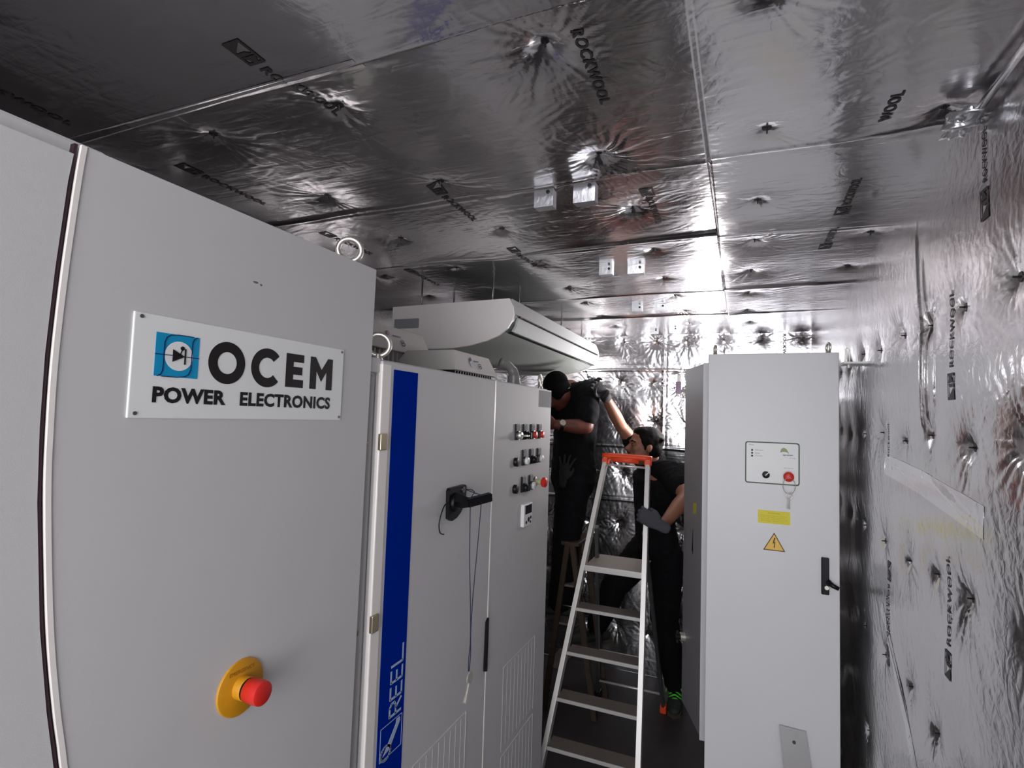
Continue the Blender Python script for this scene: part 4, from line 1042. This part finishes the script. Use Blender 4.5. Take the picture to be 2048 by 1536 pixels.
# shoes
def shoe(a, d, parent, laces=True):
    a = Vector(a); d = Vector(d).normalized(); l = Vector((0, 0, 1)).cross(d).normalized(); M = Matrix((d, l, d.cross(l))).transposed()
    P = lambda x, y, z: a + M @ Vector((x, y, z))
    bm = bmesh.new(); limb(bm, [P(-.05, 0, -.045), P(.03, 0, -.048), P(.11, 0, -.055), P(.165, 0, -.06)], [.038, .042, .046, .034], flat=.75, side=l)
    limb(bm, [P(-.01, 0, -.03), P(-.01, 0, .02)], [.044, .046])
    s_ = fuse('shoe', bm, SHOE, parent, .006, 2)
    bm = bmesh.new(); extr(bm, Plane(P(0, 0, -.09), d, l), [(-.088, -.03), (-.03, -.036), (.10, -.046), (.17, -.036), (.20, 0), (.17, .036), (.10, .046), (-.03, .036), (-.088, .03)], 0, .022); link('sole', bm, SOLE, s_)
    bm = bmesh.new()
    for i, x in enumerate((.022, .045, .068, .09)):
        z = .006 - i * .010
        tube(bm, smooth_pts([P(x, -.034, z - .02), P(x + .008, 0, z + .004), P(x, .034, z - .02)], 4), .0055, 6)
    tube(bm, smooth_pts([P(.02, 0, .01), P(.03, -.04, .015), P(.05, -.055, -.015)], 5), .0035, 6)
    tube(bm, smooth_pts([P(.02, 0, .01), P(.05, .03, .02), P(.07, .045, -.01)], 5), .0035, 6)
    tube(bm, smooth_pts([P(.015, 0, .012), P(.02, .035, .03), P(.04, .05, .0), P(.02, .01, .012)], 5), .0035, 6)
    link('laces', bm, LACE if laces else BLACK, s_, smooth=True)
shoe(anL + Vector((0, 0, .0)), (0.05, -1, 0), pm)
shoe(anR + Vector((0, 0, .0)), (-.75, -.35, -.1), pm, False)

# --- the man working in the corner
pm = thing('person', 'man in black with a wristwatch, half hidden in the dark corner behind the grey cabinet', 'person', (-0.97, 3.25, 0))
sh1 = Vector((-0.865, 3.22, 1.84)); el1 = Vector((-0.845, 3.16, 1.635)); wr1 = Vector((-1.005, 3.05, 1.645))
sh2 = Vector((-1.06, 3.45, 1.86)); el2 = Vector((-1.15, 3.33, 1.66)); wr2 = Vector((-1.12, 3.12, 1.68))
chest = Vector((-0.96, 3.34, 1.70)); waist = Vector((-0.97, 3.33, 1.50)); pelv = Vector((-0.965, 3.32, 1.36)); neck = Vector((-0.99, 3.31, 1.875))
hc = Vector((-1.06, 3.24, 1.845)); Mh = basis((-.55, .65, -.5), (-.4, .1, .8))
side = Vector((.6, -.5, 0))
anks = (Vector((-0.99, 3.2, .585)), Vector((-1.0, 3.34, .585)))
hips = (Vector((-0.94, 3.25, 1.3)), Vector((-0.99, 3.39, 1.3))); kns = (Vector((-0.965, 3.2, .93)), Vector((-1.01, 3.36, .93)))
bm = bmesh.new(); head_parts(bm, hc, Mh, .95)
limb(bm, [hc + Mh @ Vector((-.04, 0, -.05)), neck], [.052, .058])
limb(bm, [neck + Vector((.01, 0, -.03)), chest + Vector((0, 0, .06)), chest, waist, pelv], [.08, .15, .15, .14, .145], flat=.65, side=side)
for a_, b_, c_ in ((sh1, el1, wr1), (sh2, el2, wr2)):
    limb(bm, [a_, (a_ + b_) / 2, b_], [.056, .052, .043]); limb(bm, [b_, b_ * .65 + c_ * .35, c_], [.044, .045, .029]); limb(bm, [neck + Vector((0, 0, -.04)), a_], [.06, .056])
for h_, k_, a_ in zip(hips, kns, anks):
    limb(bm, [h_, (h_ + k_) / 2, k_], [.085, .075, .058]); limb(bm, [k_, k_ * .7 + a_ * .3, a_], [.055, .055, .038])
fuse('body', bm, SKIND, pm, .009, 3)
face_parts(hc, Mh, pm, .95)
bm = bmesh.new(); P = lambda x, y, z: hc + Mh @ Vector((x, y, z))
ell(bm, P(-.024, 0, .045), (.095, .080, .080), Mh); ell(bm, P(-.045, 0, -.005), (.06, .075, .08), Mh); fuse('hair', bm, HAIR, pm, .007, 2)
bm = bmesh.new()
limb(bm, [neck + Vector((.01, 0, -.04)), chest + Vector((0, 0, .07)), chest, waist, pelv], [.10, .172, .172, .16, .165], flat=.7, side=side)
for a_, b_ in ((sh1, el1), (sh2, el2)): limb(bm, [a_, a_ * .3 + b_ * .7], [.078, .070]); limb(bm, [neck + Vector((0, 0, -.05)), a_], [.075, .08])
fuse('t_shirt', bm, SHIRT, pm, .009, 3, folds=.012, seed=15)
bm = bmesh.new(); limb(bm, [pelv + Vector((0, 0, .05)), pelv + Vector((0, 0, -.06))], [.158, .165], flat=.8, side=side)
for h_, k_, a_ in zip(hips, kns, anks):
    limb(bm, [h_, (h_ + k_) / 2, k_], [.105, .095, .08]); limb(bm, [k_, k_ * .6 + a_ * .4, a_ + Vector((0, 0, .0))], [.078, .076, .07])
fuse('trousers', bm, TROUS, pm, .010, 3, folds=.014, seed=19)
for w_, e_, th in ((wr1, el1, 1), (wr2, el2, -1)):
    f = (w_ - e_).normalized(); acr = Vector((0, -.3, 1)); acr = (acr - f * acr.dot(f)).normalized(); M_ = Matrix((f, acr, f.cross(acr) * (1))).transposed()
    hand('hand', w_, M_, (.35, .45, .5, .55, .5), SKIND, pm, .98, voxel=.004)
f = (wr1 - el1).normalized(); pw = wr1 - f * .035
wb = T('wristwatch', [pw - f * .011, pw + f * .011], [.035, .034], BLACK, pm, n=24)
qn = Vector((-.1, -1, .35)); qn = (qn - f * qn.dot(f)).normalized()
CY('watch_face', pw + qn * .030, pw + qn * .041, .018, ZINC, wb, n=20)
for a_ in anks: shoe(a_, (-1, -.1, 0), pm, False)
# glove tucked at the hip
f = Vector((.15, -.1, 1)).normalized(); acr = Vector((1, -.2, 0)); acr = (acr - f * acr.dot(f)).normalized(); M_ = Matrix((f, acr, f.cross(acr))).transposed()
hand('pocket_glove', (-0.972, 3.135, 1.32), M_, (.12, .08, .1, .16, .3), GLOVB, pm, .9, spread=.35, voxel=.004)
E2('collar_glint', Plane((-0.955, 3.148, 1.862), (1, 0, 0), (0, 0, 1)), [[(-.006, 0), (.0, .0), (.007, .010), (.002, .008)]], 0, .003, WHITE, pm)  # small white chip painting a glint at the collar
